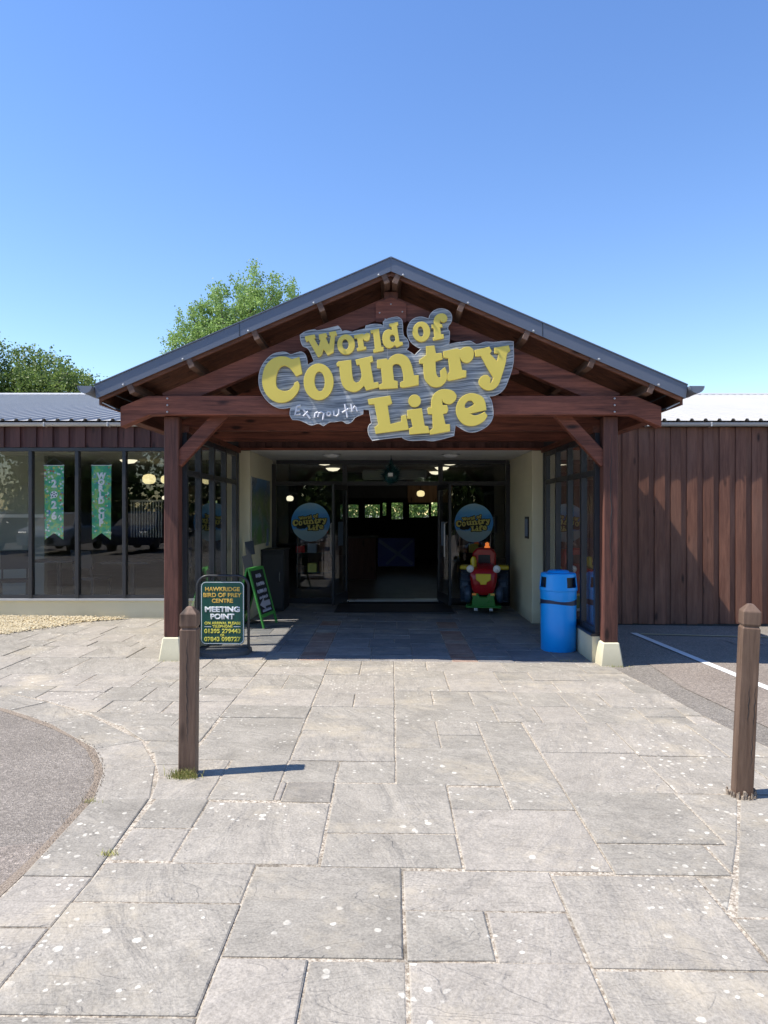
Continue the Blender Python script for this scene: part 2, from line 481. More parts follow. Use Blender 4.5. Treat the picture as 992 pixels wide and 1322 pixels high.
# ---------------------------------------------------------------- geometry helpers
class MB:
    def __init__(s):
        s.v, s.f = [], []

    def add(s, vs, fs):
        k = len(s.v)
        s.v += [tuple(p) for p in vs]
        s.f += [tuple(i + k for i in q) for q in fs]
        return s

    def box(s, x0, x1, y0, y1, z0, z1):
        return s.add([(x0, y0, z0), (x1, y0, z0), (x1, y1, z0), (x0, y1, z0), (x0, y0, z1), (x1, y0, z1), (x1, y1, z1), (x0, y1, z1)],
                     [(0, 3, 2, 1), (4, 5, 6, 7), (0, 1, 5, 4), (1, 2, 6, 5), (2, 3, 7, 6), (3, 0, 4, 7)])

    def bar(s, p, q, w, h, up=(0, 0, 1), cut0=None, cut1=None):
        """a beam from p to q, w wide across, h deep along up"""
        p, q, up = Vector(p), Vector(q), Vector(up)
        d = (q - p).normalized()
        side = d.cross(up).normalized()
        u = side.cross(d).normalized()
        vs = []
        for e in (p, q):
            for a, c in ((-1, -1), (1, -1), (1, 1), (-1, 1)):
                vs.append(e + side * (a * w / 2) + u * (c * h / 2))
        return s.add(vs, [(0, 1, 2, 3), (7, 6, 5, 4), (1, 0, 4, 5), (2, 1, 5, 6), (3, 2, 6, 7), (0, 3, 7, 4)])

    def prism(s, poly, a, b, axis='y'):
        """a polygon swept from a to b along an axis; poly is in the other two axes"""
        def P(u, v_, w):
            return {'x': (w, u, v_), 'y': (u, w, v_), 'z': (u, v_, w)}[axis]
        n = len(poly)
        area = sum(poly[i][0] * poly[(i + 1) % n][1] - poly[(i + 1) % n][0] * poly[i][1] for i in range(n))
        if (area < 0) != (axis == 'y'):
            poly = poly[::-1]
        vs = [P(u, v_, a) for u, v_ in poly] + [P(u, v_, b) for u, v_ in poly]
        fs = [tuple(range(n))[::-1], tuple(range(n, 2 * n))] + [(i, (i + 1) % n, n + (i + 1) % n, n + i) for i in range(n)]
        return s.add(vs, fs)

    def lathe(s, prof, c=(0, 0, 0), n=24, axis='z', a0=0.0, a1=2 * math.pi):
        k = len(s.v)
        full = abs(a1 - a0 - 2 * math.pi) < 1e-6
        cnt = n if full else n + 1
        for r, h in prof:
            for i in range(cnt):
                a = a0 + (a1 - a0) * i / n
                x, y = r * math.cos(a), r * math.sin(a)
                p = {'z': (x, y, h), 'y': (x, h, y), 'x': (h, x, y)}[axis]
                s.v.append((p[0] + c[0], p[1] + c[1], p[2] + c[2]))
        for j in range(len(prof) - 1):
            for i in range(n):
                i2 = (i + 1) % cnt
                a_, b_, c_, d_ = k + j * cnt + i, k + j * cnt + i2, k + (j + 1) * cnt + i2, k + (j + 1) * cnt + i
                s.f.append((a_, b_, c_, d_))
        return s

    def tube(s, pts, r, n=8, closed=False):
        pts = [Vector(p) for p in pts]
        k = len(s.v)
        prev = None
        m_ = len(pts)
        for i, p in enumerate(pts):
            a = pts[(i - 1) % m_] if (i or closed) else p
            b_ = pts[(i + 1) % m_] if (i < m_ - 1 or closed) else p
            d = (b_ - a).normalized()
            u = prev if prev is not None else (Vector((0, 0, 1)) if abs(d.z) < 0.9 else Vector((1, 0, 0)))
            side = d.cross(u)
            if side.length < 1e-4:
                side = d.cross(Vector((0, 1, 0)))
            side.normalize()
            u = side.cross(d).normalized()
            prev = u
            rr = r[i] if isinstance(r, (list, tuple)) else r
            for j in range(n):
                t_ = 2 * math.pi * j / n
                s.v.append(tuple(p + side * (math.cos(t_) * rr) + u * (math.sin(t_) * rr)))
        for i in range(m_ if closed else m_ - 1):
            for j in range(n):
                a_ = k + i * n + j
                b_ = k + i * n + (j + 1) % n
                c_ = k + ((i + 1) % m_) * n + (j + 1) % n
                d_ = k + ((i + 1) % m_) * n + j
                s.f.append((a_, b_, c_, d_))
        if not closed:
            s.f.append(tuple(k + j for j in range(n)))
            s.f.append(tuple(k + (m_ - 1) * n + j for j in range(n))[::-1])
        return s

    def build(s, name, mat, parent=None, smooth=False, bevel=0.0, loc=None):
        me = bpy.data.meshes.new(name)
        vs = s.v
        if loc is None and parent is not None and vs:
            # origin in the middle of the piece, so that grain and tone vary piece by piece
            a = np.array(vs)
            loc = tuple((a.min(0) + a.max(0)) / 2)
        if loc is not None:
            vs = [(x - loc[0], y - loc[1], z - loc[2]) for x, y, z in vs]
        me.from_pydata(vs, [], s.f)
        me.update()
        if bevel or smooth:
            bm = bmesh.new()
            bm.from_mesh(me)
            bmesh.ops.recalc_face_normals(bm, faces=bm.faces)
            if bevel:
                ed = [e for e in bm.edges if len(e.link_faces) == 2 and e.calc_face_angle(0) > R(35)]
                bmesh.ops.bevel(bm, geom=ed, offset=bevel, segments=1, affect='EDGES', clamp_overlap=True)
            bm.to_mesh(me)
            bm.free()
        if smooth:
            me.shade_smooth()
            me.set_sharp_from_angle(angle=R(38))
        o = bpy.data.objects.new(name, me)
        C.objects.link(o)
        if mat is not None:
            me.materials.append(M[mat] if isinstance(mat, str) else mat)
        if loc is not None:
            o.location = loc
        if parent is not None:
            attach(o, parent)
        return o


def attach(o, parent):
    """parent keeping the world place (parents are placed before children are added)"""
    o.parent = parent
    # world matrix of a parent chain of translations and rotations
    mw = Matrix.Identity(4)
    p = parent
    while p is not None:
        mw = p.matrix_basis @ mw
        p = p.parent
    o.matrix_basis = mw.inverted() @ o.matrix_basis


def thing(name, label, cat, loc, group=None):
    o = bpy.data.objects.new(name, None)
    o.empty_display_size = 0.2
    C.objects.link(o)
    o.location = loc
    return tag(o, label, cat, group)


def tag(o, label=None, cat=None, group=None, kind=None):
    if label: o['label'] = label
    if cat: o['category'] = cat
    if group: o['group'] = group
    if kind: o['kind'] = kind
    return o


def link_copy(o, parent=None, loc=None):
    c = o.copy()
    C.objects.link(c)
    if parent is not None: c.parent = parent
    if loc is not None: c.location = loc
    return c


def copy_tree(o, parent=None):
    kids = [k for k in bpy.data.objects if k.parent == o]
    c = link_copy(o, parent)
    for k in kids: copy_tree(k, c)
    return c


def place_tree(root, loc, rz, shift=(0, 0, 0)):
    root.location = loc
    root.rotation_euler = (0, 0, rz)


def curve_mesh(name, loops, depth, mat, parent, y, bevel=0.0, loc=(0, 0, 0), pre=None):
    """closed outlines in x,z (holes by even-odd) made solid, facing -Y at y"""
    cu = bpy.data.curves.new(name, 'CURVE')
    cu.dimensions = '2D'
    cu.fill_mode = 'BOTH'
    cu.extrude = depth / 2
    cu.bevel_depth = bevel
    cu.bevel_resolution = 1
    cu.offset = -bevel
    for lp in loops:
        sp = cu.splines.new('POLY')
        sp.points.add(len(lp) - 1)
        for p, (x, z) in zip(sp.points, lp):
            p.co = (x - loc[0], z - loc[2], 0, 1)
        sp.use_cyclic_u = True
    return _conv(cu, name, mat, parent, (loc[0], y, loc[2]))


def _conv(cu, name, mat, parent, loc, rz=0.0, rx=None):
    tmp = bpy.data.objects.new('tmp', cu)
    C.objects.link(tmp)
    dg = bpy.context.evaluated_depsgraph_get()
    me = bpy.data.meshes.new_from_object(tmp.evaluated_get(dg))
    me.transform(Matrix.Rotation(R(90), 4, 'X'))
    me.shade_flat()
    bpy.data.objects.remove(tmp)
    bpy.data.curves.remove(cu)
    me.name = name
    me.materials.clear()
    me.materials.append(M[mat] if isinstance(mat, str) else mat)
    o = bpy.data.objects.new(name, me)
    C.objects.link(o)
    o.location = loc
    if parent is not None:
        attach(o, parent)
    return o


def text_mesh(name, body, size, mat, parent, loc, depth=0.002, bold=0.0, width=None, rot=None, sx=1.0):
    cu = bpy.data.curves.new(name, 'FONT')
    cu.body = body
    cu.size = size
    cu.align_x = 'CENTER'
    cu.align_y = 'CENTER'
    cu.extrude = depth / 2
    cu.bevel_depth = bold
    cu.bevel_resolution = 0
    tmp = bpy.data.objects.new('tmp', cu)
    C.objects.link(tmp)
    dg = bpy.context.evaluated_depsgraph_get()
    me = bpy.data.meshes.new_from_object(tmp.evaluated_get(dg))
    bpy.data.objects.remove(tmp)
    bpy.data.curves.remove(cu)
    a = np.zeros(len(me.vertices) * 3)
    me.vertices.foreach_get('co', a)
    a = a.reshape(-1, 3)
    w = a[:, 0].max() - a[:, 0].min()
    cx = (a[:, 0].max() + a[:, 0].min()) / 2
    s = (width / w) if width else sx
    me.transform(Matrix.Translation((-cx, 0, 0)))
    me.transform(Matrix.Diagonal((s, 1, 1, 1)))
    me.transform(Matrix.Rotation(R(90), 4, 'X'))
    if rot is not None: me.transform(rot)
    me.materials.clear()
    me.materials.append(M[mat])
    me.name = name
    o = bpy.data.objects.new(name, me)
    C.objects.link(o)
    o.location = loc
    if parent is not None: attach(o, parent)
    return o


def smooth_loop(p, deg=42, sub=4):
    """Catmull-Rom through the shallow corners, sharp corners kept"""
    n = len(p)
    P = [Vector((x, z)) for x, z in p]
    sharp = []
    for i in range(n):
        a, b_ = P[i] - P[i - 1], P[(i + 1) % n] - P[i]
        sharp.append(a.length < 1e-6 or b_.length < 1e-6 or a.angle(b_) > R(deg))
    out = []
    for i in range(n):
        j = (i + 1) % n
        p1, p2 = P[i], P[j]
        if sharp[i] and sharp[j]:
            out.append(tuple(p1))
            continue
        L_ = (p2 - p1).length
        t1 = (p2 - p1) if sharp[i] else (P[j] - P[i - 1]).normalized() * L_
        t2 = (p2 - p1) if sharp[j] else (P[(j + 1) % n] - P[i]).normalized() * L_
        for k in range(sub):
            u = k / sub
            h = (2 * u**3 - 3 * u**2 + 1) * p1 + (u**3 - 2 * u**2 + u) * t1 + (-2 * u**3 + 3 * u**2) * p2 + (u**3 - u**2) * t2
            out.append(tuple(h))
    return out


def ell_loop(cx, cz, rx, rz, rot, n=28):
    a = R(-rot)
    out = []
    for i in range(n):
        t_ = 2 * math.pi * i / n
        x, z = rx * math.cos(t_), rz * math.sin(t_)
        out.append((cx + x * math.cos(a) - z * math.sin(a), cz + x * math.sin(a) + z * math.cos(a)))
    return out
# ================================================================ ground
def sheet(name, polys, mat, dz, nseg=1):
    """flat sheet following the fall of the ground; polys in x,y"""
    mb = MB()
    for poly in polys:
        k = len(mb.v)
        for x, y in poly: mb.v.append((x, y, gz(x) + dz))
        mb.f.append(tuple(range(k, k + len(poly))))
    bm_area = 0
    o = mb.build(name, mat)
    me = o.data
    bm = bmesh.new(); bm.from_mesh(me)
    for f in bm.faces:
        f.normal_update()
        if f.normal.z < 0: f.normal_flip()
    bm.to_mesh(me); bm.free()
    tag(o, kind='structure')
    return o


# one sheet out to the horizon (tarmac car park, then grass), split where the slope ends
sheet('ground', [[(-400, -400), (-9, -400), (-9, 450), (-400, 450)], [(-9, -400), (9, -400), (9, 450), (-9, 450)],
                 [(9, -400), (400, -400), (400, 450), (9, 450)]], 'tarmac_pale', -0.07)

# the rounded tarmac to the left; its edge comes round and runs straight towards the camera
EDGE = [(-1.61, -4.0), (-1.61, 2.92), (-1.60, 3.25), (-1.615, 3.60), (-1.64, 3.90), (-1.70, 4.19), (-1.81, 4.46), (-1.99, 4.76),
        (-2.19, 4.99), (-2.43, 5.20), (-2.78, 5.46), (-3.15, 5.71), (-3.7, 5.98), (-4.4, 6.2), (-5.2, 6.33), (-7.0, 6.4), (-9.0, 6.4)]


def offset_line(pts, d):
    out = []
    for i, p in enumerate(pts):
        a = Vector(pts[max(0, i - 1)])
        b_ = Vector(pts[min(len(pts) - 1, i + 1)])
        t_ = (b_ - a).normalized()
        out.append((p[0] + t_.y * d, p[1] - t_.x * d))
    return out


OUTER = offset_line(EDGE, 0.31)
sheet('tarmac_path', [EDGE + [(-9.0, -4.0)]], 'tarmac', -0.006)
sheet('car_park', [[(2.2, 10.36), (2.2, 7.3), (2.34, 7.3), (2.45, 6.43), (2.5, 5.8), (2.56, 5.3), (2.66, 4.7), (2.9, 4.0), (2.9, -4), (9, -4), (9, 10.36)],
                   [(-9, -4), (-9, -30), (9, -30), (9, -4)]], 'tarmac_pale', -0.006)
sheet('tarmac_patch', [[(2.78, 7.72), (2.72, 6.6), (2.86, 5.4), (3.25, 4.2), (5.6, 4.2), (5.6, 7.9), (4.1, 7.75)],
                       [(4.3, 8.9), (5.9, 8.8), (5.9, 9.1), (4.3, 9.15)]], 'tarmac_brown', -0.001)
sheet('parking_line', [[(3.24, 9.62), (3.46, 6.65), (3.70, 3.6), (3.80, 3.6), (3.56, 6.65), (3.33, 9.62)]], 'line', 0.003)
sheet('wall_side_line', [[(3.35, 9.52), (9, 9.05), (9, 9.11), (3.35, 9.58)]], 'line_yellow', 0.003)
# mortar bed under the paving
MORTAR = [(2.0, -4.0), (2.9, -4.0), (2.9, 4.0), (2.66, 4.7), (2.56, 5.3), (2.5, 5.8), (2.45, 6.43), (2.34, 7.32), (2.2, 7.32), (2.2, 10.39),
          (2.06, 10.39), (2.06, 12.3), (-2.06, 12.3), (-2.06, 10.39), (-9, 10.39), (-9, 6.4)] + EDGE[::-1][1:]
pave = sheet('paving', [MORTAR], 'mortar', -0.0055)
# grit gathered along the tarmac edge
gp = EDGE[1:12]
gi = []
for i, p in enumerate(offset_line(gp, -0.001)):
    gi.append(p)
go = offset_line(gp, -0.05)
polys = []
for i in range(len(gp) - 1):
    polys.append([gi[i], gi[i + 1], go[i + 1], go[i]])
sheet('edge_grit', polys, 'grit', -0.0035)
patch = [(-1.612, 2.7), (-1.612, 3.42)] + [(-1.66 - .10 * (i % 3) - .05 * i, 3.40 - .05 * i + .03 * math.sin(i * 2.1)) for i in range(7)] + [(-2.3, 2.9), (-2.1, 2.72), (-1.85, 2.80)]
sheet('sandy_patch', [patch], 'tarmac_brown', -0.0048)

# ---------------------------------------------------------------- slabs
SLABS = []          # (x0, x1, y0, y1, material)


def S(x0, x1, y0, y1, m_='slab', poly=None):
    SLABS.append((x0, x1, y0, y1, m_, poly))


for a in ((-1.3, -.61, 1.5, 2.24), (-1.3, -.61, 2.24, 2.89), (-.61, -.293, 1.5, 2.54), (-.293, .055, 1.5, 2.54), (.055, .71, 1.5, 2.53), (.71, 1.36, 1.5, 2.50),
          (1.36, 2.05, 1.5, 2.05), (1.36, 2.05, 2.05, 2.83), (2.05, 2.9, 1.5, 2.83),
          (-.61, .052, 2.54, 3.20), (.052, .712, 2.86, 3.18), (.052, .38, 2.535, 2.86), (.38, .708, 2.53, 2.86), (.71, 1.355, 2.50, 3.15),
          (1.0, 1.52, 3.16, 3.46), (1.0, 1.63, 3.46, 4.10), (.324, 1.0, 3.18, 3.84), (.324, .655, 3.84, 4.15), (.655, 1.0, 3.84, 4.78),
          (-.325, .324, 3.20, 3.54), (-.325, .324, 3.54, 4.18), (-1.0, -.325, 3.22, 3.90), (-1.3, -1.0, 3.24, 3.57), (-1.3, -1.0, 3.57, 3.93),
          (-1.3, -.61, 2.89, 3.22), (-1.02, -.65, 3.93, 4.556), (-.65, -.33, 4.20, 4.556), (-.33, .03, 4.20, 4.556), (-.65, .03, 4.556, 5.18),
          (-1.3, -.65, 4.556, 5.49), (-.65, .03, 5.18, 5.82), (.03, .34, 4.83, 5.45), (.34, .655, 4.83, 5.12), (.34, .655, 5.12, 5.45), (.655, 1.0, 4.78, 5.45),
          (.03, .655, 4.18, 4.83), (1.0, 1.65, 4.77, 5.45), (1.0, 1.65, 4.10, 4.77), (1.65, 2.3, 4.10, 4.72), (2.3, 2.9, 4.10, 4.72), (1.65, 2.25, 4.72, 5.45), (2.25, 2.9, 4.72, 5.45),
          (-1.45, -1.02, 3.93, 4.25), (-1.6, -1.02, 4.25, 4.556)):
    S(*a)
S(-.61, -.33, 3.91, 4.19, 'slab_buff')
S(0, 0, 0, 0, 'slab', [(1.355, 2.85), (1.53, 3.15), (1.355, 3.15)])
S(0, 0, 0, 0, 'slab', [(1.525, 3.16), (1.69, 3.46), (1.525, 3.46)])
S(0, 0, 0, 0, 'slab', [(1.635, 3.46), (1.69, 3.46), (2.0, 4.09), (1.635, 4.09)])
S(0, 0, 0, 0, 'slab', [(1.375, 2.84), (2.2, 2.84), (2.2, 4.09), (2.01, 4.09)])
S(2.2, 2.9, 2.84, 4.09)
S(-.65, -.61, 3.93, 4.19, 'slab_buff')

rs = random.Random(11)


def ashlar(x0, x1, y0, y1, mat='slab', hs=(.34, .46, .62), ws=(.34, .5, .66, .8), xsplit=None):
    y = y0
    k = 0
    while y < y1 - 0.05:
        h = rs.choice(hs)
        if y1 - (y + h) < 0.22: h = y1 - y
        x = x0 - (rs.random() * 0.4 if x1 - x0 > 3 else 0)
        while x < x1 - 0.03:
            w = rs.choice(ws)
            if xsplit is not None and x < xsplit - 0.01 and (x + w > xsplit - 0.25): w = xsplit - x
            if x1 - (x + w) < 0.22: w = x1 - x
            a = max(x, x0)
            if h > .42 and w < .6 and rs.random() < .35:
                q = y + h * rs.choice((.42, .5, .58))
                S(a, x + w, y, q, mat); S(a, x + w, q, y + h, mat)
            elif w > .6 and h > .42 and rs.random() < .3:
                q = a + (x + w - a) * .5
                S(a, q, y, y + h, mat); S(q, x + w, y, y + h, mat)
            else:
                S(a, x + w, y, y + h, mat)
            x += w
        y += h


ashlar(-1.3, 2.9, -3.9, 1.5)
ashlar(-7.4, -1.32, 4.45, 7.62)
ashlar(-1.32, -.65, 5.49, 7.62, hs=(.34, .43, .55), ws=(.66,))
ashlar(-.65, .03, 5.82, 7.62, hs=(.3, .42, .55), ws=(.34, .68))
ashlar(.03, 2.9, 5.45, 7.62)
ashlar(-8.8, -2.34, 7.62, 10.38)
# under the porch: narrower stones in courses, with two red-brown strips
for x0, x1, mt_, ws_, hs_ in ((-2.18, -1.0, 'slab_porch', (.3, .4, .5), (.3, .4)), (-1.0, -.72, 'brick_floor', (.28,), (.2, .25)),
                              (-.72, .66, 'slab_porch', (.3, .46, .5), (.3, .45)), (.66, .94, 'brick_floor', (.28,), (.2, .25)),
                              (.94, 2.18, 'slab_porch', (.3, .4, .5), (.3, .4))):
    ashlar(x0, x1, 7.62, 10.38, mt_, hs_, ws_)
ashlar(-2.05, 2.05, 10.38, 12.28, 'slab_porch', (.38, .45), (.4, .5, .6))


def clip(poly, nx, ny, c):
    """keep the part of poly where nx*x + ny*y <= c"""
    out = []
    for i in range(len(poly)):
        a, b_ = poly[i - 1], poly[i]
        da, db = nx * a[0] + ny * a[1] - c, nx * b_[0] + ny * b_[1] - c
        if (da <= 0) != (db <= 0):
            t_ = da / (da - db)
            out.append((a[0] + (b_[0] - a[0]) * t_, a[1] + (b_[1] - a[1]) * t_))
        if db <= 0: out.append(b_)
    return out


RIGHT = [(2.9, -4), (2.9, 4.0), (2.66, 4.7), (2.56, 5.3), (2.5, 5.8), (2.45, 6.43), (2.34, 7.32), (2.34, 7.62)]


def area(p):
    return abs(sum(p[i - 1][0] * p[i][1] - p[i][0] * p[i - 1][1] for i in range(len(p)))) / 2


def clip_edges(poly):
    cx = sum(p[0] for p in poly) / len(poly)
    cy = sum(p[1] for p in poly) / len(poly)
    if cx > 1.6:
        for i in range(len(RIGHT) - 1):
            a, b_ = RIGHT[i], RIGHT[i + 1]
            if a[1] - .3 <= cy <= b_[1] + .3:
                dx, dy = b_[0] - a[0], b_[1] - a[1]
                poly = clip(poly, dy, -dx, dy * a[0] - dx * a[1])
                if len(poly) < 3: return []
    if cx < -0.9:
        # outside of the convex rounded edge: cut by the nearest segment
        best = None
        for i in range(1, len(OUTER) - 1):
            a, b_ = Vector(OUTER[i]), Vector(OUTER[i + 1])
            u = max(0, min(1, (Vector((cx, cy)) - a).dot(b_ - a) / (b_ - a).length_squared))
            d = (a + (b_ - a) * u - Vector((cx, cy))).length
            if best is None or d < best[0]: best = (d, a, b_)
        _, a, b_ = best
        dx, dy = b_.x - a.x, b_.y - a.y
        poly = clip(poly, -dy, dx, -dy * a.x + dx * a.y)
    return poly


def inset(poly, d):
    """shrink a convex outline by d on every side"""
    A = sum(poly[i - 1][0] * poly[i][1] - poly[i][0] * poly[i - 1][1] for i in range(len(poly)))
    s_ = 1 if A > 0 else -1
    out = list(poly)
    for i in range(len(poly)):
        a, b_ = poly[i - 1], poly[i]
        dx, dy = b_[0] - a[0], b_[1] - a[1]
        L_ = math.hypot(dx, dy)
        if L_ < 1e-5: continue
        nx, ny = dy / L_ * s_, -dx / L_ * s_
        out = clip(out, nx, ny, nx * a[0] + ny * a[1] - d)
        if len(out) < 3: return []
    return out


def slab_mesh(poly, joint, top, bev=0.006, loc=None):
    jit = [(p[0] + rs.uniform(-.004, .004), p[1] + rs.uniform(-.004, .004)) for p in poly]
    lo = inset(jit, joint)
    hi = inset(jit, joint + bev)
    if len(lo) < 3 or len(hi) != len(lo): return None
    if area(lo) < 0.006: return None
    cx = sum(p[0] for p in lo) / len(lo)
    cy = sum(p[1] for p in lo) / len(lo)
    mb = MB()
    n = len(lo)
    tx, ty = rs.uniform(-.002, .002), rs.uniform(-.002, .002)
    A = sum(lo[i - 1][0] * lo[i][1] - lo[i][0] * lo[i - 1][1] for i in range(n))
    if A < 0: lo, hi = lo[::-1], hi[::-1]
    g = gz(cx)
    def Z(x): return gz(x) - g
    mb.v += [(x - cx, y - cy, Z(x) - 0.03) for x, y in lo]
    mb.v += [(x - cx, y - cy, Z(x) + top - 0.0035) for x, y in lo]
    mb.v += [(x - cx, y - cy, Z(x) + top + tx * (x - cx) + ty * (y - cy)) for x, y in hi]
    for r_ in range(2):
        for i in range(n):
            j = (i + 1) % n
            mb.f.append((r_ * n + i, r_ * n + j, (r_ + 1) * n + j, (r_ + 1) * n + i))
    mb.f.append(tuple(2 * n + i for i in range(n)))
    me = bpy.data.meshes.new('paving_slab')
    me.from_pydata(mb.v, [], mb.f)
    me.update()
    return me, (cx, cy, g), [(x + cx, y + cy, z + g) for x, y, z in mb.v], mb.f


# kerb band of cut stones round the tarmac
cum = [0.0]
for i in range(len(EDGE) - 1):
    cum.append(cum[-1] + math.hypot(EDGE[i + 1][0] - EDGE[i][0], EDGE[i + 1][1] - EDGE[i][1]))


def along(line, s_):
    s_ = max(0, min(cum[-1] - 1e-6, s_))
    for i in range(len(cum) - 1):
        if cum[i] <= s_ <= cum[i + 1]:
            u = (s_ - cum[i]) / (cum[i + 1] - cum[i])
            return (line[i][0] + (line[i + 1][0] - line[i][0]) * u, line[i][1] + (line[i + 1][1] - line[i][1]) * u)


s_ = 0.0
while s_ < cum[-1] - .2:
    st_ = rs.choice((.38, .46, .55, .8)) if s_ > 6 else rs.choice((.5, .7, .95))
    if cum[-1] - s_ - st_ < .2: st_ = cum[-1] - s_
    a, b_, c_, d_ = along(EDGE, s_), along(EDGE, s_ + st_), along(OUTER, s_ + st_), along(OUTER, s_)
    S(0, 0, 0, 0, 'slab_kerb', [a, d_, c_, b_])
    s_ += st_

made = []
for x0, x1, y0, y1, mt_, poly in SLABS:
    kerb = mt_ == 'slab_kerb'
    if poly is None: poly = [(x0, y0), (x1, y0), (x1, y1), (x0, y1)]
    if not kerb: poly = clip_edges(poly)
    if len(poly) < 3 or area(poly) < 0.008: continue
    cy = sum(p[1] for p in poly) / len(poly)
    r_ = slab_mesh(poly, (0.0058 if cy < 3.6 else 0.0045) if cy < 7.6 else 0.003, rs.uniform(-.003, .0035))
    if r_: made.append((r_, 'slab' if kerb else mt_, cy))
# the 300 that show largest are parts of the paving; the rest are joined
def shows(e):
    (me, c_, vv, ff), mt_, cy = e
    vis = c_[1] > 1.9 and abs(c_[0]) < 0.62 * c_[1] + .4
    xs = [v_[0] for v_ in vv]; ys = [v_[1] for v_ in vv]
    return ((max(xs) - min(xs)) * (max(ys) - min(ys)) / max(.3, c_[1]) ** 3) if vis else 0
made.sort(key=shows, reverse=True)
rest = MB(); restp = MB()
for i, ((me, c_, vv, ff), mt_, cy) in enumerate(made):
    if i < 298:
        o = bpy.data.objects.new('paving_slab', me)
        me.materials.append(M[mt_])
        C.objects.link(o)
        o.location = c_
        o.parent = pave
    else:
        (restp if mt_ in ('slab_porch', 'brick_floor') else rest).add(vv, ff)
        bpy.data.meshes.remove(me)
for rb, mn in ((rest, 'slab'), (restp, 'slab_porch')):
    if rb.v:
        o = rb.build('distant_slabs', mn, pave)
        tag(o, kind='stuff')

# gravel margin under the window wall
GR = [(-3.80, 10.36), (-4.32, 9.98), (-4.62, 9.40), (-4.95, 8.92), (-5.8, 8.4), (-9.0, 8.0), (-9.0, 10.36)]
gm = MB()
for x, y in GR: gm.v.append((x, y, gz(x) + 0.006))
gm.f.append(tuple(range(len(GR)))[::-1])
base = gm.build('gravel_bed', 'gravel')
tag(base, kind='structure')


def inside(p, poly):
    c_ = False
    for i in range(len(poly)):
        a, b_ = poly[i - 1], poly[i]
        if (a[1] > p[1]) != (b_[1] > p[1]) and p[0] < (b_[0] - a[0]) * (p[1] - a[1]) / (b_[1] - a[1]) + a[0]: c_ = not c_
    return c_


st = MB()
rg = random.Random(5)
cnt = 0
while cnt < 11000:
    x, y = rg.uniform(-7.0, -3.8), rg.uniform(8.3, 10.34)
    if not inside((x + rg.uniform(-.15, .15), y + rg.uniform(-.1, .1)), GR): continue
    r_ = rg.uniform(.008, .02)
    z = gz(x) + .008 + rg.uniform(0, .012) * (1 + (y - 9) * 1.2)
    q = [(rg.gauss(0, 1), rg.gauss(0, 1), rg.gauss(0, 1)) for _ in range(2)]
    vs = []
    for dx, dy, dz in ((1, 0, 0), (0, 1, 0), (-1, 0, 0), (0, -1, 0), (0, 0, 1), (0, 0, -1)):
        k_ = r_ * rg.uniform(.7, 1.2)
        vs.append((x + dx * k_ + .3 * dy * k_, y + dy * k_ - .3 * dx * k_, z + dz * k_ * .7))
    st.add(vs, [(0, 1, 4), (1, 2, 4), (2, 3, 4), (3, 0, 4), (1, 0, 5), (2, 1, 5), (3, 2, 5), (0, 3, 5)])
    cnt += 1
g_ = st.build('gravel', 'gravel')
tag(g_, kind='stuff')
# loose crumbs of grit on the slabs and the tarmac edge
cr = MB()
for _ in range(800):
    i = rg.choice((2, 3, 4, 5, 6, 7, 3, 4, 5, 6, 9, 11))
    u = rg.random()
    e0, e1 = EDGE[i], EDGE[i + 1]
    off = -abs(rg.gauss(0, .05)) + .012
    dx, dy = e1[0] - e0[0], e1[1] - e0[1]
    L_ = math.hypot(dx, dy)
    x, y = e0[0] + dx * u + dy / L_ * off, e0[1] + dy * u - dx / L_ * off
    r_ = rg.uniform(.0015, .0045)
    z = gz(x) + .001
    cr.add([(x + r_, y, z), (x, y + r_, z), (x - r_, y, z), (x, y - r_, z), (x, y, z + r_ * 1.2)], [(0, 1, 4), (1, 2, 4), (2, 3, 4), (3, 0, 4)])
g_ = cr.build('loose_grit', 'grit')
tag(g_, kind='stuff')
# ================================================================ the long single-storey building
FY = 10.40                                  # front face of its wall
bld = thing('single_storey_building', 'long low building with brown boarded walls, tall dark windows and pale ribbed metal roof', 'building', (0, FY, 0))


def group_part(name, loc, parent):
    o = bpy.data.objects.new(name, None)
    o.empty_display_size = .1
    C.objects.link(o)
    o.location = loc
    attach(o, parent)
    return o


PER = 0.237


def board_run(parent, x0, x1, z0, z1, mat, yback, phase=0.0, ztop=None, proud=.022, jit=.0):
    """board on board: proud boards with a recessed board showing between; ztop(x) trims the top"""
    n = int(math.ceil((x1 - x0) / PER))
    for i in range(-1, n + 1):
        a = x0 + phase + i * PER
        for lo, hi, yy, nm in ((a, a + .143, yback - proud, 'board'), (a + .135, a + PER + .008, yback, 'recessed_board')):
            lo, hi = max(lo, x0), min(hi, x1)
            if hi - lo < .012: continue
            zt0 = zt1 = z1
            if ztop: zt0, zt1 = ztop(lo), ztop(hi)
            if min(zt0, zt1) < z0 + .02: continue
            dz = rnd.uniform(-jit, jit)
            y0_ = yy - (0.004 if nm == 'board' else 0) * rnd.random()
            mb = MB()
            # proud boards are tilted to catch more sun: their right edge stands further out than the left
            ya, yb_ = (y0_ + .008, y0_ - .005) if nm == 'board' else (y0_, y0_)
            mb.add([(lo, ya, z0 + dz), (hi, yb_, z0 + dz), (hi, yy + .02, z0 + dz), (lo, yy + .02, z0 + dz),
                    (lo, ya, zt0), (hi, yb_, zt1), (hi, yy + .02, zt1), (lo, yy + .02, zt0)],
                   [(0, 3, 2, 1), (4, 5, 6, 7), (0, 1, 5, 4), (1, 2, 6, 5), (2, 3, 7, 6), (3, 0, 4, 7)])
            mb.build(nm, mat, parent)


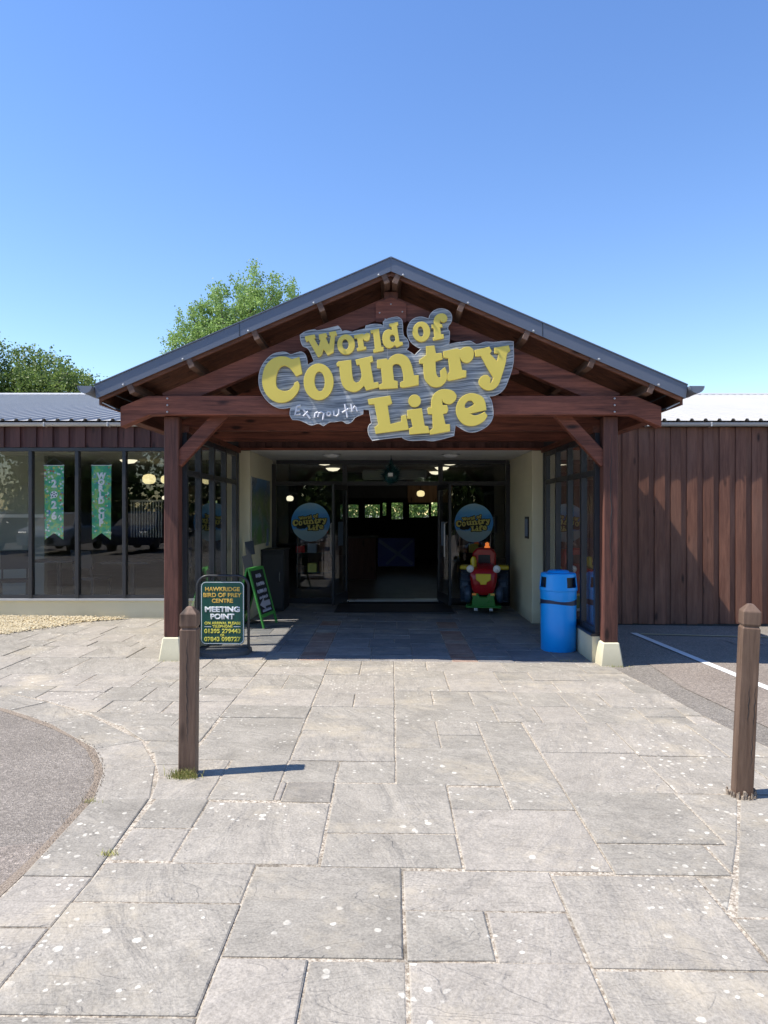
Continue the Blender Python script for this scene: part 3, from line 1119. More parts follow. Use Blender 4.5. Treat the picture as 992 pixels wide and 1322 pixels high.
# right-hand boarded wall
rw = group_part('boarded_wall', (5.6, FY, 0), bld)
MB().box(2.23, 9.0, FY + .022, FY + .16, -.2, 2.86).build('wall_core', 'dark', rw)
board_run(rw, 2.42, 8.9, -.035, 2.84, 'board', FY, phase=.015, jit=.006)
MB().box(2.42, 8.9, FY - .012, FY + .02, -.16, -.045).build('wall_base', 'dark', rw)
# cladding over the left windows
fc = group_part('boarded_band', (-5.5, FY, 2.65), bld)
MB().box(-9.0, -2.23, FY + .022, FY + .14, 2.50, 2.88).build('wall_core', 'dark', fc)
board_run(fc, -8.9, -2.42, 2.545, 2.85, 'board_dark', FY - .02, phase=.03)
MB().box(-8.9, -2.25, FY - .03, FY + .06, 2.49, 2.54).build('window_head', 'frame', fc)
# plinth under the windows
MB().box(-9.0, -2.24, FY - .02, FY + .14, -.2, .305).build('plinth', 'cream', bld)
MB().box(-9.0, -2.24, FY - .055, FY + .14, .307, .335).build('window_sill', 'gutter', bld)
# window bays
xs = [-2.30, -3.01, -3.70, -4.39, -5.08, -5.77, -6.46, -7.15, -7.84, -8.53]
xs = [-2.31, -3.21, -3.90, -4.59, -5.27, -5.96, -6.65, -7.34, -8.03, -8.9]
for i in range(len(xs) - 1):
    b_, a = xs[i], xs[i + 1]
    w_ = group_part('window', ((a + b_) / 2, FY, .34), bld)
    MB().box(a + .028, b_ - .028, FY + .02, FY + .028, .385, 2.475).build('pane', 'glass', w_)
    MB().box(b_ - .026, b_ + .026, FY - .03, FY + .06, .338, 2.488).build('mullion', 'frame', w_, bevel=.003)
    MB().box(a + .027, b_ - .027, FY - .015, FY + .05, .338, .385).build('bottom_rail', 'frame', w_)
MB().box(-8.93, -8.875, FY - .03, FY + .06, .338, 2.488).build('mullion', 'frame', bld)
# gutter and brackets
def half_round(x0, x1, y, z, r, name, mat, parent, n=10):
    prof = [(math.cos(math.pi + math.pi * i / n), math.sin(math.pi + math.pi * i / n)) for i in range(n + 1)]
    mb = MB()
    for x in (x0, x1):
        for rr in (r, r - .006):
            for c_, s2 in prof: mb.v.append((x, y + c_ * rr, z + s2 * rr))
    m_ = n + 1
    for i in range(n):
        mb.f.append((i, i + 1, 2 * m_ + i + 1, 2 * m_ + i))
        mb.f.append((m_ + i + 1, m_ + i, 3 * m_ + i, 3 * m_ + i + 1))
        mb.f.append((i + 1, i, m_ + i, m_ + i + 1))
        mb.f.append((2 * m_ + i, 2 * m_ + i + 1, 3 * m_ + i + 1, 3 * m_ + i))
    mb.f.append((0, 2 * m_, 3 * m_, m_))
    mb.f.append((n, m_ + n, 3 * m_ + n, 2 * m_ + n))
    return mb.build(name, mat, parent, smooth=False)


for x0, x1 in ((-9.0, -2.5), (2.5, 9.0)):
    g_ = half_round(x0, x1, FY - .085, 2.895, .052, 'gutter', 'gutter', bld)
    x = x0 + .3
    while x < x1:
        MB().box(x - .012, x + .012, FY - .141, FY - .02, 2.838, 2.90).build('bracket', 'gutter', g_, bevel=.004)
        x += .92
# ribbed roof: trapezoid ribs running up the slope
RP = .2
RY0, RZ0, RY1, RZ1 = FY - .10, 2.925, 20.6, 4.98


def ribbed(x0, x1, y0, z0, y1, z1, name, parent, mat='roof'):
    mb = MB()
    prof = []
    x = x0
    while x < x1 - .01:
        prof += [(x, 0), (x + .13, 0), (x + .148, .032), (x + .182, .032)]
        x += RP
    prof.append((x, 0))
    for px_, h in prof:
        mb.v.append((px_, y0, z0 + h)); mb.v.append((px_, y1, z1 + h))
    for i in range(len(prof) - 1):
        mb.f.append((2 * i, 2 * i + 2, 2 * i + 3, 2 * i + 1))
    k = len(mb.v)
    for px_, h in prof:
        mb.v.append((px_, y0 + .001, z0 + h - .004)); mb.v.append((px_, y1, z1 + h - .004))
    for i in range(len(prof) - 1):
        mb.f.append((k + 2 * i + 2, k + 2 * i, k + 2 * i + 1, k + 2 * i + 3))
    return mb.build(name, mat, parent)


rf = ribbed(-16.0, 16.0, RY0, RZ0, RY1, RZ1, 'metal_roof', bld)
ribbed(-16.0, 16.0, 30.9, 2.925, RY1 + .01, RZ1 + .002, 'rear_roof', bld)
MB().prism([(RY1 - .12, RZ1 + .01), (RY1, RZ1 + .075), (RY1 + .12, RZ1 + .01), (RY1, RZ1 + .06)], -16, 16, 'x').build('ridge_cap', 'gutter', rf)
# far walls of the building, so that it is closed from the side
MB().box(-16.0, -9.0, FY, FY + .14, -.2, 2.87).build('outer_wall', 'board_dark', bld)
MB().box(9.0, 16.0, FY, FY + .14, -.3, 2.87).build('outer_wall', 'board_dark', bld)
MB().prism([(FY, -.2), (FY, 2.9), (RY1, 4.9), (30.8, 2.9), (30.8, -.2)], -16.0, -15.86, 'x').build('end_wall', 'board_dark', bld)
MB().prism([(FY, -.3), (FY, 2.9), (RY1, 4.9), (30.8, 2.9), (30.8, -.3)], 15.86, 16.0, 'x').build('end_wall', 'board_dark', bld)

# ---------------------------------------------------------------- recess with the entrance
EY = 12.30
for s in (-1, 1):
    x0, x1 = sorted((s * 2.065, s * 2.23))
    MB().box(x0, x1, FY - .002, EY + .10, -.1, 2.50).build('rendered_reveal', 'cream', bld, bevel=.004)
MB().box(-2.065, 2.065, FY + .03, EY + .1, 2.502, 2.56).build('recess_ceiling', 'int_ceiling', bld)
# boarded gable above the opening
gb = group_part('boarded_gable', (0, FY, 3.1), bld)
ztp = lambda x: 4.03 - .43 * abs(x)
core = MB()
core.prism([(-2.9, 2.506), (2.9, 2.506), (2.9, 2.74), (0, 3.98), (-2.9, 2.74)], FY + .021, FY + .10, 'y').build('wall_core', 'dark', gb)
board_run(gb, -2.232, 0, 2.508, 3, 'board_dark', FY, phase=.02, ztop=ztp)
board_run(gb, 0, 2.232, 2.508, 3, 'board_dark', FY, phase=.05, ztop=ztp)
MB().box(-2.2, 2.2, FY - .06, FY - .0245, 2.745, 2.79).build('rail', 'red_x', gb)
MB().box(-2.2, 2.2, FY - .045, FY - .0245, 2.5, 2.535).build('rail', 'red_x', gb)

# entrance screen
DZ = 2.43
door_x = (-.80, .86)
scr = group_part('entrance_screen', (0, EY, 0), bld)
fr = MB()
fr.box(-2.063, -1.99, EY, EY + .08, .02, DZ)
fr.box(1.99, 2.063, EY, EY + .08, .02, DZ)
for x in door_x: fr.box(x - .04, x + .04, EY, EY + .08, .02, DZ)
fr.box(-1.989, 1.989, EY + .002, EY + .078, DZ, 2.5)
for a, b_ in ((-1.989, door_x[0] - .041), (door_x[0] + .041, door_x[1] - .041), (door_x[1] + .041, 1.989)):
    fr.box(a, b_, EY + .002, EY + .078, 2.06, 2.13)
for a, b_ in ((-1.989, door_x[0] - .041), (door_x[1] + .041, 1.989)):
    fr.box(a, b_, EY + .002, EY + .078, .02, .11)
fr.build('frame', 'frame', scr)
for a, b_, z0, z1 in ((-1.989, -.842, 2.132, 2.428), (-.758, .818, 2.132, 2.428), (.902, 1.989, 2.132, 2.428), (-1.989, -.842, .112, 2.058), (.902, 1.989, .112, 2.058)):
    MB().box(a, b_, EY + .036, EY + .044, z0, z1).build('pane', 'glass', scr)
MB().box(-.76, .82, EY - .02, EY + .16, .05, .085).build('threshold', 'steel', scr)
MB().box(-.9, 1.0, 11.2, 12.27, .004, .018).build('entrance_mat', 'dark', scr)
# door leaves, open outwards
for s, hx, ang in ((-1, -.76, 103), (1, .82, 100)):
    d_ = bpy.data.objects.new('glass_door', None)
    C.objects.link(d_)
    d_.location = (hx, EY + .0, .085)
    d_.rotation_euler = (0, 0, 0)
    attach(d_, bld)
    wd = .80
    parts = []
    mb = MB(); mb.box(0, .06, -.02, .02, 0, 1.97); mb.box(wd - .06, wd, -.02, .02, 0, 1.97); mb.box(.0605, wd - .0605, -.019, .019, 0, .16); mb.box(.0605, wd - .0605, -.019, .019, 1.89, 1.97)
    a_ = R(-ang) if s < 0 else R(180 + ang)
    rotm = Matrix.Rotation(a_, 4, 'Z')
    for nm, mbx, mt_ in (('door_frame', mb, 'frame'), ('pane', MB().box(.061, wd - .061, -.004, .004, .161, 1.889), 'glass'),
                         ('handle', MB().tube([(wd - .10, -.02, .75), (wd - .10, -.07, .78), (wd - .10, -.07, 1.32), (wd - .10, -.02, 1.35)], .012), 'steel'),
                         ('notice', MB().box(.22, .50, -.0065, -.0045, .95, 1.35), 'pale_blue')):
        o = mbx.build(nm, mt_, None)
        o.data.transform(rotm)
        o.parent = d_
        if nm == 'door_frame':
            pass
# side screens of the porch
for s in (-1, 1):
    sc = group_part('side_screen', (s * 2.25, 9.05, .25), bld)
    MB().box(*sorted((s * 2.18, s * 2.32)), 7.70, FY - .035, -.1, .25).build('low_wall', 'cream', sc)
    MB().box(*sorted((s * 2.17, s * 2.31)), 7.70, FY - .036, .252, .28).build('sill', 'frame', sc)
    ym = [7.74, 8.30, 8.93, 9.56, 10.19]
    for y in ym + [10.335]: MB().box(s * 2.25 - .035, s * 2.25 + .035, y - .034, y + .034, .283, 2.46).build('mullion', 'frame', sc)
    for i in range(4):
        for z0, z1 in ((.283, .33), (2.0, 2.06), (2.40, 2.46)):
            MB().box(s * 2.25 - .03, s * 2.25 + .03, ym[i] + .035, ym[i + 1] - .035, z0, z1).build('rail', 'frame', sc)
        MB().box(s * 2.25 - .004, s * 2.25 + .004, ym[i] + .035, ym[i + 1] - .035, .331, 1.999).build('pane', 'glass', sc)
        MB().box(s * 2.25 - .004, s * 2.25 + .004, ym[i] + .035, ym[i + 1] - .035, 2.061, 2.399).build('pane', 'glass', sc)
    MB().box(*sorted((s * 2.19, s * 2.31)), 7.70, FY - .04, 2.462, 2.53).build('head_beam', 'red_y', sc)
# flush lights in the recess ceiling
for x in (-.93, .93):
    t_ = thing('ceiling_light', 'round white flush ceiling light above the %s door leaf of the entrance' % ('left' if x < 0 else 'right'), 'ceiling light', (x, 11.1, 2.49), 'flush lights in the entrance recess')
    MB().lathe([(0.001, -.055), (.08, -.045), (.125, -.02), (.13, 0)], (x, 11.1, 2.50), 24).build('diffuser', 'white', t_, smooth=True)
    MB().lathe([(.132, -.012), (.145, -.008), (.145, .001)], (x, 11.1, 2.50), 24).build('rim', 'steel', t_, smooth=True)

# ---------------------------------------------------------------- inside
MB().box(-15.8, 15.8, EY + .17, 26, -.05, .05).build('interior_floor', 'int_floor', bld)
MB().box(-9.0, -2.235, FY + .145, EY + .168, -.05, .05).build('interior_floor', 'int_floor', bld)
MB().box(-15.8, 15.8, EY + .11, 26, 2.60, 2.66).build('interior_ceiling', 'int_ceiling', bld)
MB().box(-9.0, -2.235, FY + .145, EY + .108, 2.60, 2.66).build('interior_ceiling', 'int_ceiling', bld)
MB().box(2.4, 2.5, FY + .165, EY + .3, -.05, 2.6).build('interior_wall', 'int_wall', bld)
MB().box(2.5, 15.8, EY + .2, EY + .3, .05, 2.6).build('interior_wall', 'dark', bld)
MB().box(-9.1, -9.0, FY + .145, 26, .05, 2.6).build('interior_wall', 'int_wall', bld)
# rear wall with its row of windows
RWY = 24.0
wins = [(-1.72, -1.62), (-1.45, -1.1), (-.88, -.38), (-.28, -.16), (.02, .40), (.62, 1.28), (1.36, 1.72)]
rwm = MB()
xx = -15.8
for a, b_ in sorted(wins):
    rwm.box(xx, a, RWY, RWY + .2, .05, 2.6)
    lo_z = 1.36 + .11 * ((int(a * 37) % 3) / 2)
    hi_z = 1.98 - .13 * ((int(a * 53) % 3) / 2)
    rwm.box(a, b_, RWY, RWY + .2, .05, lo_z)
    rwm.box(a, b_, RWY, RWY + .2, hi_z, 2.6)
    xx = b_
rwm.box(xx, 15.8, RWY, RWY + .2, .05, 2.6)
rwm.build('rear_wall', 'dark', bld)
for a, b_ in sorted(wins):
    w_ = group_part('rear_window', ((a + b_) / 2, RWY + .1, 1.4), bld)
    MB().box(a, b_, RWY + .09, RWY + .10, 1.37, 1.97).build('pane', 'glass', w_)
# partition with a dado rail behind the leftmost panes
pt = group_part('partition', (-7.6, 12.6, .05), bld)
MB().box(-9.0, -6.15, 12.6, 12.72, .05, 2.6).build('panel', 'int_wall', pt)
MB().box(-9.0, -6.15, 12.57, 12.599, 1.50, 1.56).build('rail', 'white', pt)
# timber bulkhead over the counter
MB().box(.42, 1.55, 17.9, 18.0, 1.84, 2.30).build('timber_bulkhead', 'tan', bld)
MB().box(-1.9, .40, 17.95, 18.0, 1.95, 2.6).build('dark_bulkhead', 'dark', bld)

def flush(x, y, desc):
    t_ = thing('interior_light', desc, 'ceiling light', (x, y, 2.6), 'lit round ceiling lights inside')
    MB().lathe([(0.001, -.09), (.10, -.075), (.155, -.03), (.16, 0)], (x, y, 2.6), 20).build('diffuser', 'lit_white', t_, smooth=True)
    MB().lathe([(.162, -.02), (.18, -.012), (.18, 0)], (x, y, 2.6), 20).build('rim', 'steel', t_, smooth=True)


names = ['nearest', 'second', 'third', 'farthest']
for i, y in enumerate((13.9, 15.9, 18.2)):
    flush(-1.30, y, '%s of the lit round lights over the left door leaf' % ['nearest', 'middle', 'farthest'][i])
for i, y in enumerate((13.9, 15.6, 17.3)):
    flush(1.15 - .03 * i, y, '%s of the lit round lights over the right door leaf' % ['nearest', 'middle', 'farthest'][i])
flush(-4.95, 13.4, 'lit flush light behind the window pane next to the left porch post')


def pendant(x, y, z, r, desc, lit='lit'):
    t_ = thing('pendant_lamp', desc, 'pendant lamp', (x, y, 2.6), 'pendant lamps inside')
    MB().tube([(x, y, 2.6), (x, y, z + r)], .006, 6).build('flex', 'black', t_)
    MB().lathe([(r * .25, r * .95), (r * .8, r * .75), (r, r * .35), (r * .95, -r * .25), (r * .6, -r * .55), (.001, -r * .6)], (x, y, z), 20).build('shade', lit, t_, smooth=True)
    MB().lathe([(.03, r * 1.3), (r * .27, r * 1.1), (r * .27, r * .9)], (x, y, z), 12).build('cap', 'black', t_, smooth=True)


pendant(-4.70, 13.8, 2.22, .125, 'yellow glowing bowl pendant behind the second pane from the porch post')
pendant(-4.62, 14.6, 2.25, .11, 'paler bowl pendant just right of the yellow one')
pendant(-3.50, 13.5, 2.18, .085, 'yellow bowl pendant seen through the left side screen')
pendant(-5.42, 17.0, 1.93, .06, 'small low white pendant beside the left porch post', 'lit_white')
pendant(.72, 17.2, 2.03, .095, 'small bright pendant in front of the timber bulkhead')
pendant(-2.02, 14.2, 1.86, .07, 'small low pendant above the left round window sticker', 'lit_white')
# ================================================================ the porch
VF = 7.29                                   # front of the verge
SLP = .43
AP = 4.205                                  # ridge height on top of the roof
pc = thing('entrance_porch', 'open gabled porch of dark red timber posts and beams with blue-grey roof edge', 'porch', (0, 7.6, 0))
cs = math.cos(math.atan(SLP))
rt = lambda x: AP - SLP * abs(x)
EX = 3.04
for s in (-1, 1):
    # post on its cream flared foot
    x0 = s * 2.33
    g = gz(x0)
    foot = MB()
    lo, hi = .125, .088
    y_ = 7.60
    foot.add([(x0 - lo, y_ - lo, g - .02), (x0 + lo, y_ - lo, g - .02), (x0 + lo, y_ + lo, g - .02), (x0 - lo, y_ + lo, g - .02),
              (x0 - hi, y_ - hi, g + .245), (x0 + hi, y_ - hi, g + .245), (x0 + hi, y_ + hi, g + .245), (x0 - hi, y_ + hi, g + .245)],
             [(0, 3, 2, 1), (4, 5, 6, 7), (0, 1, 5, 4), (1, 2, 6, 5), (2, 3, 7, 6), (3, 0, 4, 7)])
    foot.build('post_foot', 'cream', pc, bevel=.012)
    po = MB().box(x0 - .076, x0 + .076, 7.525, 7.675, g + .246, 2.614).build('post', 'red_z', pc, bevel=.008)
    if s > 0:
        pts = [(x0 + .0 + .006 * math.sin(k * 1.9) + .004 * math.sin(k * .7), 7.5225, 2.44 - k * .075) for k in range(22)]
        MB().tube(pts, [.0012 + .0028 * math.sin(math.pi * k / 21) for k in range(22)], 4).build('drying_crack', 'black', po)
    # knee brace
    MB().bar((x0 - s * .04, 7.60, 2.13), (x0 - s * .54, 7.60, 2.665), .085, .135, (0, 0, 1)).build('knee_brace', 'red_x', pc, bevel=.004)
    # wall plate running back, its tapered end showing in front
    xa, xb = sorted((s * 2.70, s * 2.84))
    MB().box(xa, xb, 7.58, FY - .03, 2.56, 2.72).build('wall_plate', 'red_y', pc, bevel=.005)
    # principal rafter pair: front and one further back
    for yy in (7.56, 8.95, 10.2):
        zt = lambda x: 3.895 - SLP * abs(x)
        w2 = .19 / cs
        xo = s * 2.66
        mb = MB()
        xi = s * .075
        mb.prism([(xi, zt(xi)), (xi, zt(xi) - w2), (s * 2.15, zt(2.15) - w2), (s * 2.42, zt(2.42) - .02), (s * 2.42, zt(2.42))][::-1], yy - .055, yy + .055, 'y')
        mb.build('rafter', 'red_x', pc, bevel=.004)
        # strut from king post
        MB().bar((s * .06, yy, 2.92), (s * 1.35, yy, 3.12), .07, .10).build('strut', 'red_x', pc)
    # verge: folded metal face with a small top lip and a lower lip
    A_, B_ = (0.001 * s, AP), (s * EX, rt(EX))
    th = .137
    mb = MB()
    mb.prism([A_, B_, (B_[0] - s * .02, B_[1] - th * .98), (A_[0], A_[1] - th)], VF - .012, VF, 'y')
    mb.prism([(A_[0], AP + .012), (B_[0], B_[1] + .012), (B_[0], B_[1] + .0015), (A_[0], AP + .0015)], VF - .022, VF + .12, 'y')
    mb.build('verge_trim', 'trim', pc)
    for q in (1.55,):
        MB().prism([(s * q, rt(q) + .002), (s * (q + .006), rt(q) - .001), (s * (q + .006), rt(q) - th), (s * q, rt(q) - th)], VF - .0145, VF - .0125, 'y').build('trim_joint', 'frame', pc)
    # barge board behind the verge
    bb = lambda x, d: rt(x) - d
    mb = MB().prism([(0.001 * s, AP - .045), (s * (EX - .05), rt(EX - .05) - .045), (s * (EX - .05), rt(EX - .05) - .175), (0.001 * s, AP - .175)], VF + .02, VF + .055, 'y')
    mb.build('barge_board', 'soffit', pc)
    # roof covering and boarded underside, reaching back to the main roof
    yb_e, yb_r = 10.22, 16.4
    top = MB()
    ribs = 12
    top.add([(0, VF, AP), (s * EX, VF, rt(EX)), (s * EX, yb_e, rt(EX)), (0, yb_r, AP),
             (0, VF, AP - .03), (s * EX, VF, rt(EX) - .03), (s * EX, yb_e, rt(EX) - .03), (0, yb_r, AP - .03)],
            [(0, 1, 2, 3), (4, 7, 6, 5), (0, 4, 5, 1), (1, 5, 6, 2), (2, 6, 7, 3)])
    y = VF + .45
    while y < 13:
        xe = EX if y < yb_e else EX * (yb_r - y) / (yb_r - yb_e)
        top.add([(0, y, AP), (s * xe, y, rt(xe)), (s * xe, y + .03, rt(xe)), (0, y + .03, AP), (0, y, AP + .035), (s * xe, y, rt(xe) + .035), (s * xe, y + .03, rt(xe) + .035), (0, y + .03, AP + .035)],
                [(4, 5, 6, 7), (0, 1, 5, 4), (2, 3, 7, 6), (1, 2, 6, 5)])
        y += .45
    top.build('roof_sheet', 'roof_dark', pc)
    # underside boards, running down the slope
    y = VF + .058
    while y < FY - .05:
        y2 = min(y + .196, FY - .03)
        xe = EX - .06
        MB().add([(0, y, AP - .032), (s * xe, y, rt(xe) - .032), (s * xe, y2, rt(xe) - .032), (0, y2, AP - .032),
                  (0, y, AP - .05), (s * xe, y, rt(xe) - .05), (s * xe, y2, rt(xe) - .05), (0, y2, AP - .05)],
                 [(0, 1, 2, 3), (4, 7, 6, 5), (0, 4, 5, 1), (1, 5, 6, 2), (2, 6, 7, 3)]).build('underside_board', 'soffit', pc)
        y = y2 + .005
    # purlins poking out under the verge
    for k, x in enumerate((.125, .79, 1.46, 2.13, 2.74)):
        n_ = Vector((s * SLP, 0, 1)).normalized()
        c0 = Vector((s * x, VF - .004, rt(x))) - n_ * (.10 + .05 + .012)
        c1 = Vector((s * x, 10.36, rt(x))) - n_ * (.10 + .05 + .012)
        pu = MB().bar(c0, c1, .058, .125, tuple(n_)).build('purlin', 'purlin', pc, bevel=.003)
        bo = Vector((s * x, VF - .02, rt(x) - th + .012))
        MB().lathe([(.001, -.013), (.010, -.010), (.013, 0)], tuple(bo), 10, 'y').build('bolt', 'bolt', pc)
    # bolts on the tie beam
    for dz in (-.07, 0, .07):
        MB().lathe([(.001, -.012), (.008, -.009), (.011, 0)], (s * 2.335, 7.415, 2.715 + dz), 10, 'y').build('bolt', 'bolt', pc)
    # eaves gutter
    gut = MB()
    n = 12
    gx = s * (EX + .075)
    gzc = rt(EX) - .015
    prof = [(math.cos(math.pi + math.pi * i / n), math.sin(math.pi + math.pi * i / n)) for i in range(n + 1)]
    for y in (7.22, 10.24):
        for rr in (.075, .069):
            for c_, s2 in prof: gut.v.append((gx + c_ * rr, y, gzc + s2 * rr))
    m_ = n + 1
    for i in range(n):
        gut.f += [(i, 2 * m_ + i, 2 * m_ + i + 1, i + 1), (m_ + i, m_ + i + 1, 3 * m_ + i + 1, 3 * m_ + i), (i, i + 1, m_ + i + 1, m_ + i)]
    k = len(gut.v)
    for c_, s2 in prof: gut.v.append((gx + c_ * .072, 7.225, gzc + s2 * .072))
    gut.f.append(tuple(range(k, k + m_)))
    gg = gut.build('eaves_gutter', 'gutter_blue', pc)
    for y in (7.5, 8.4, 9.3):
        MB().lathe([(.077, -.012), (.080, 0), (.077, .012)], (gx, y, gzc), 14, 'y', math.pi, 2 * math.pi).build('clip', 'gutter', gg)
    # eaves board
    MB().box(*sorted((s * (EX - .045), s * (EX - .02))), VF + .06, 10.2, rt(EX) - .19, rt(EX) - .035).build('eaves_board', 'soffit', pc)
    MB().add([(s * 2.85, VF + .06, 2.66), (s * 2.85, 10.2, 2.66), (s * (EX - .05), 10.2, rt(EX) - .17), (s * (EX - .05), VF + .06, rt(EX) - .17),
              (s * 2.85, VF + .06, 2.67), (s * 2.85, 10.2, 2.67), (s * (EX - .05), 10.2, rt(EX) - .16), (s * (EX - .05), VF + .06, rt(EX) - .16)],
             [(0, 1, 2, 3), (4, 7, 6, 5), (0, 3, 7, 4), (1, 5, 6, 2)]).build('eaves_lining', 'gutter', pc)

# tie beams with cut ends, king posts
for yy, hh in ((7.50, 0), (8.95, 0), (10.2, 0)):
    x_ = 2.83 if yy < 8 else 2.66
    mb = MB()
    if yy < 8:
        mb.prism([(-x_, 2.487), (-x_ + .30, 2.617), (x_ - .30, 2.617), (x_, 2.487), (x_, 2.70), (x_ - .28, 2.815), (-x_ + .28, 2.815), (-x_, 2.70)], yy - .073, yy + .073, 'y')
    else:
        mb.prism([(-x_, 2.617), (x_, 2.617), (x_, 2.735), (x_ - .22, 2.812), (-x_ + .22, 2.812), (-x_, 2.735)], yy - .073, yy + .073, 'y')
    mb.build('tie_beam', 'red_x', pc, bevel=.004)
    MB().box(-.073, .073, yy + .005 if yy < 8 else yy - .05, yy + .115 if yy < 8 else yy + .05, 2.80, 3.93).build('king_post', 'red_z', pc, bevel=.004)
MB().prism([(-.16, 3.60), (.16, 3.60), (.16, 3.80), (0.0, 3.865), (-.16, 3.80)], 7.485, 7.502, 'y').build('gusset', 'red_x', pc)
for x, z in ((-.12, 3.70), (-.06, 3.63), (.06, 3.63), (.12, 3.71), (0, 3.79)):
    MB().lathe([(.001, -.008), (.007, -.006), (.009, 0)], (x, 7.485, z), 8, 'y').build('bolt', 'bolt', pc)
MB().bar((0, VF + .06, AP - .13), (0, 10.4, AP - .13), .05, .16).build('ridge_beam', 'soffit', pc)
MB().prism([(-.11, AP - .034), (0, AP + .013), (.11, AP - .034), (.11, AP - .026), (0, AP + .021), (-.11, AP - .026)], VF + .13, 16.2, 'y').build('ridge_cap', 'trim', pc)

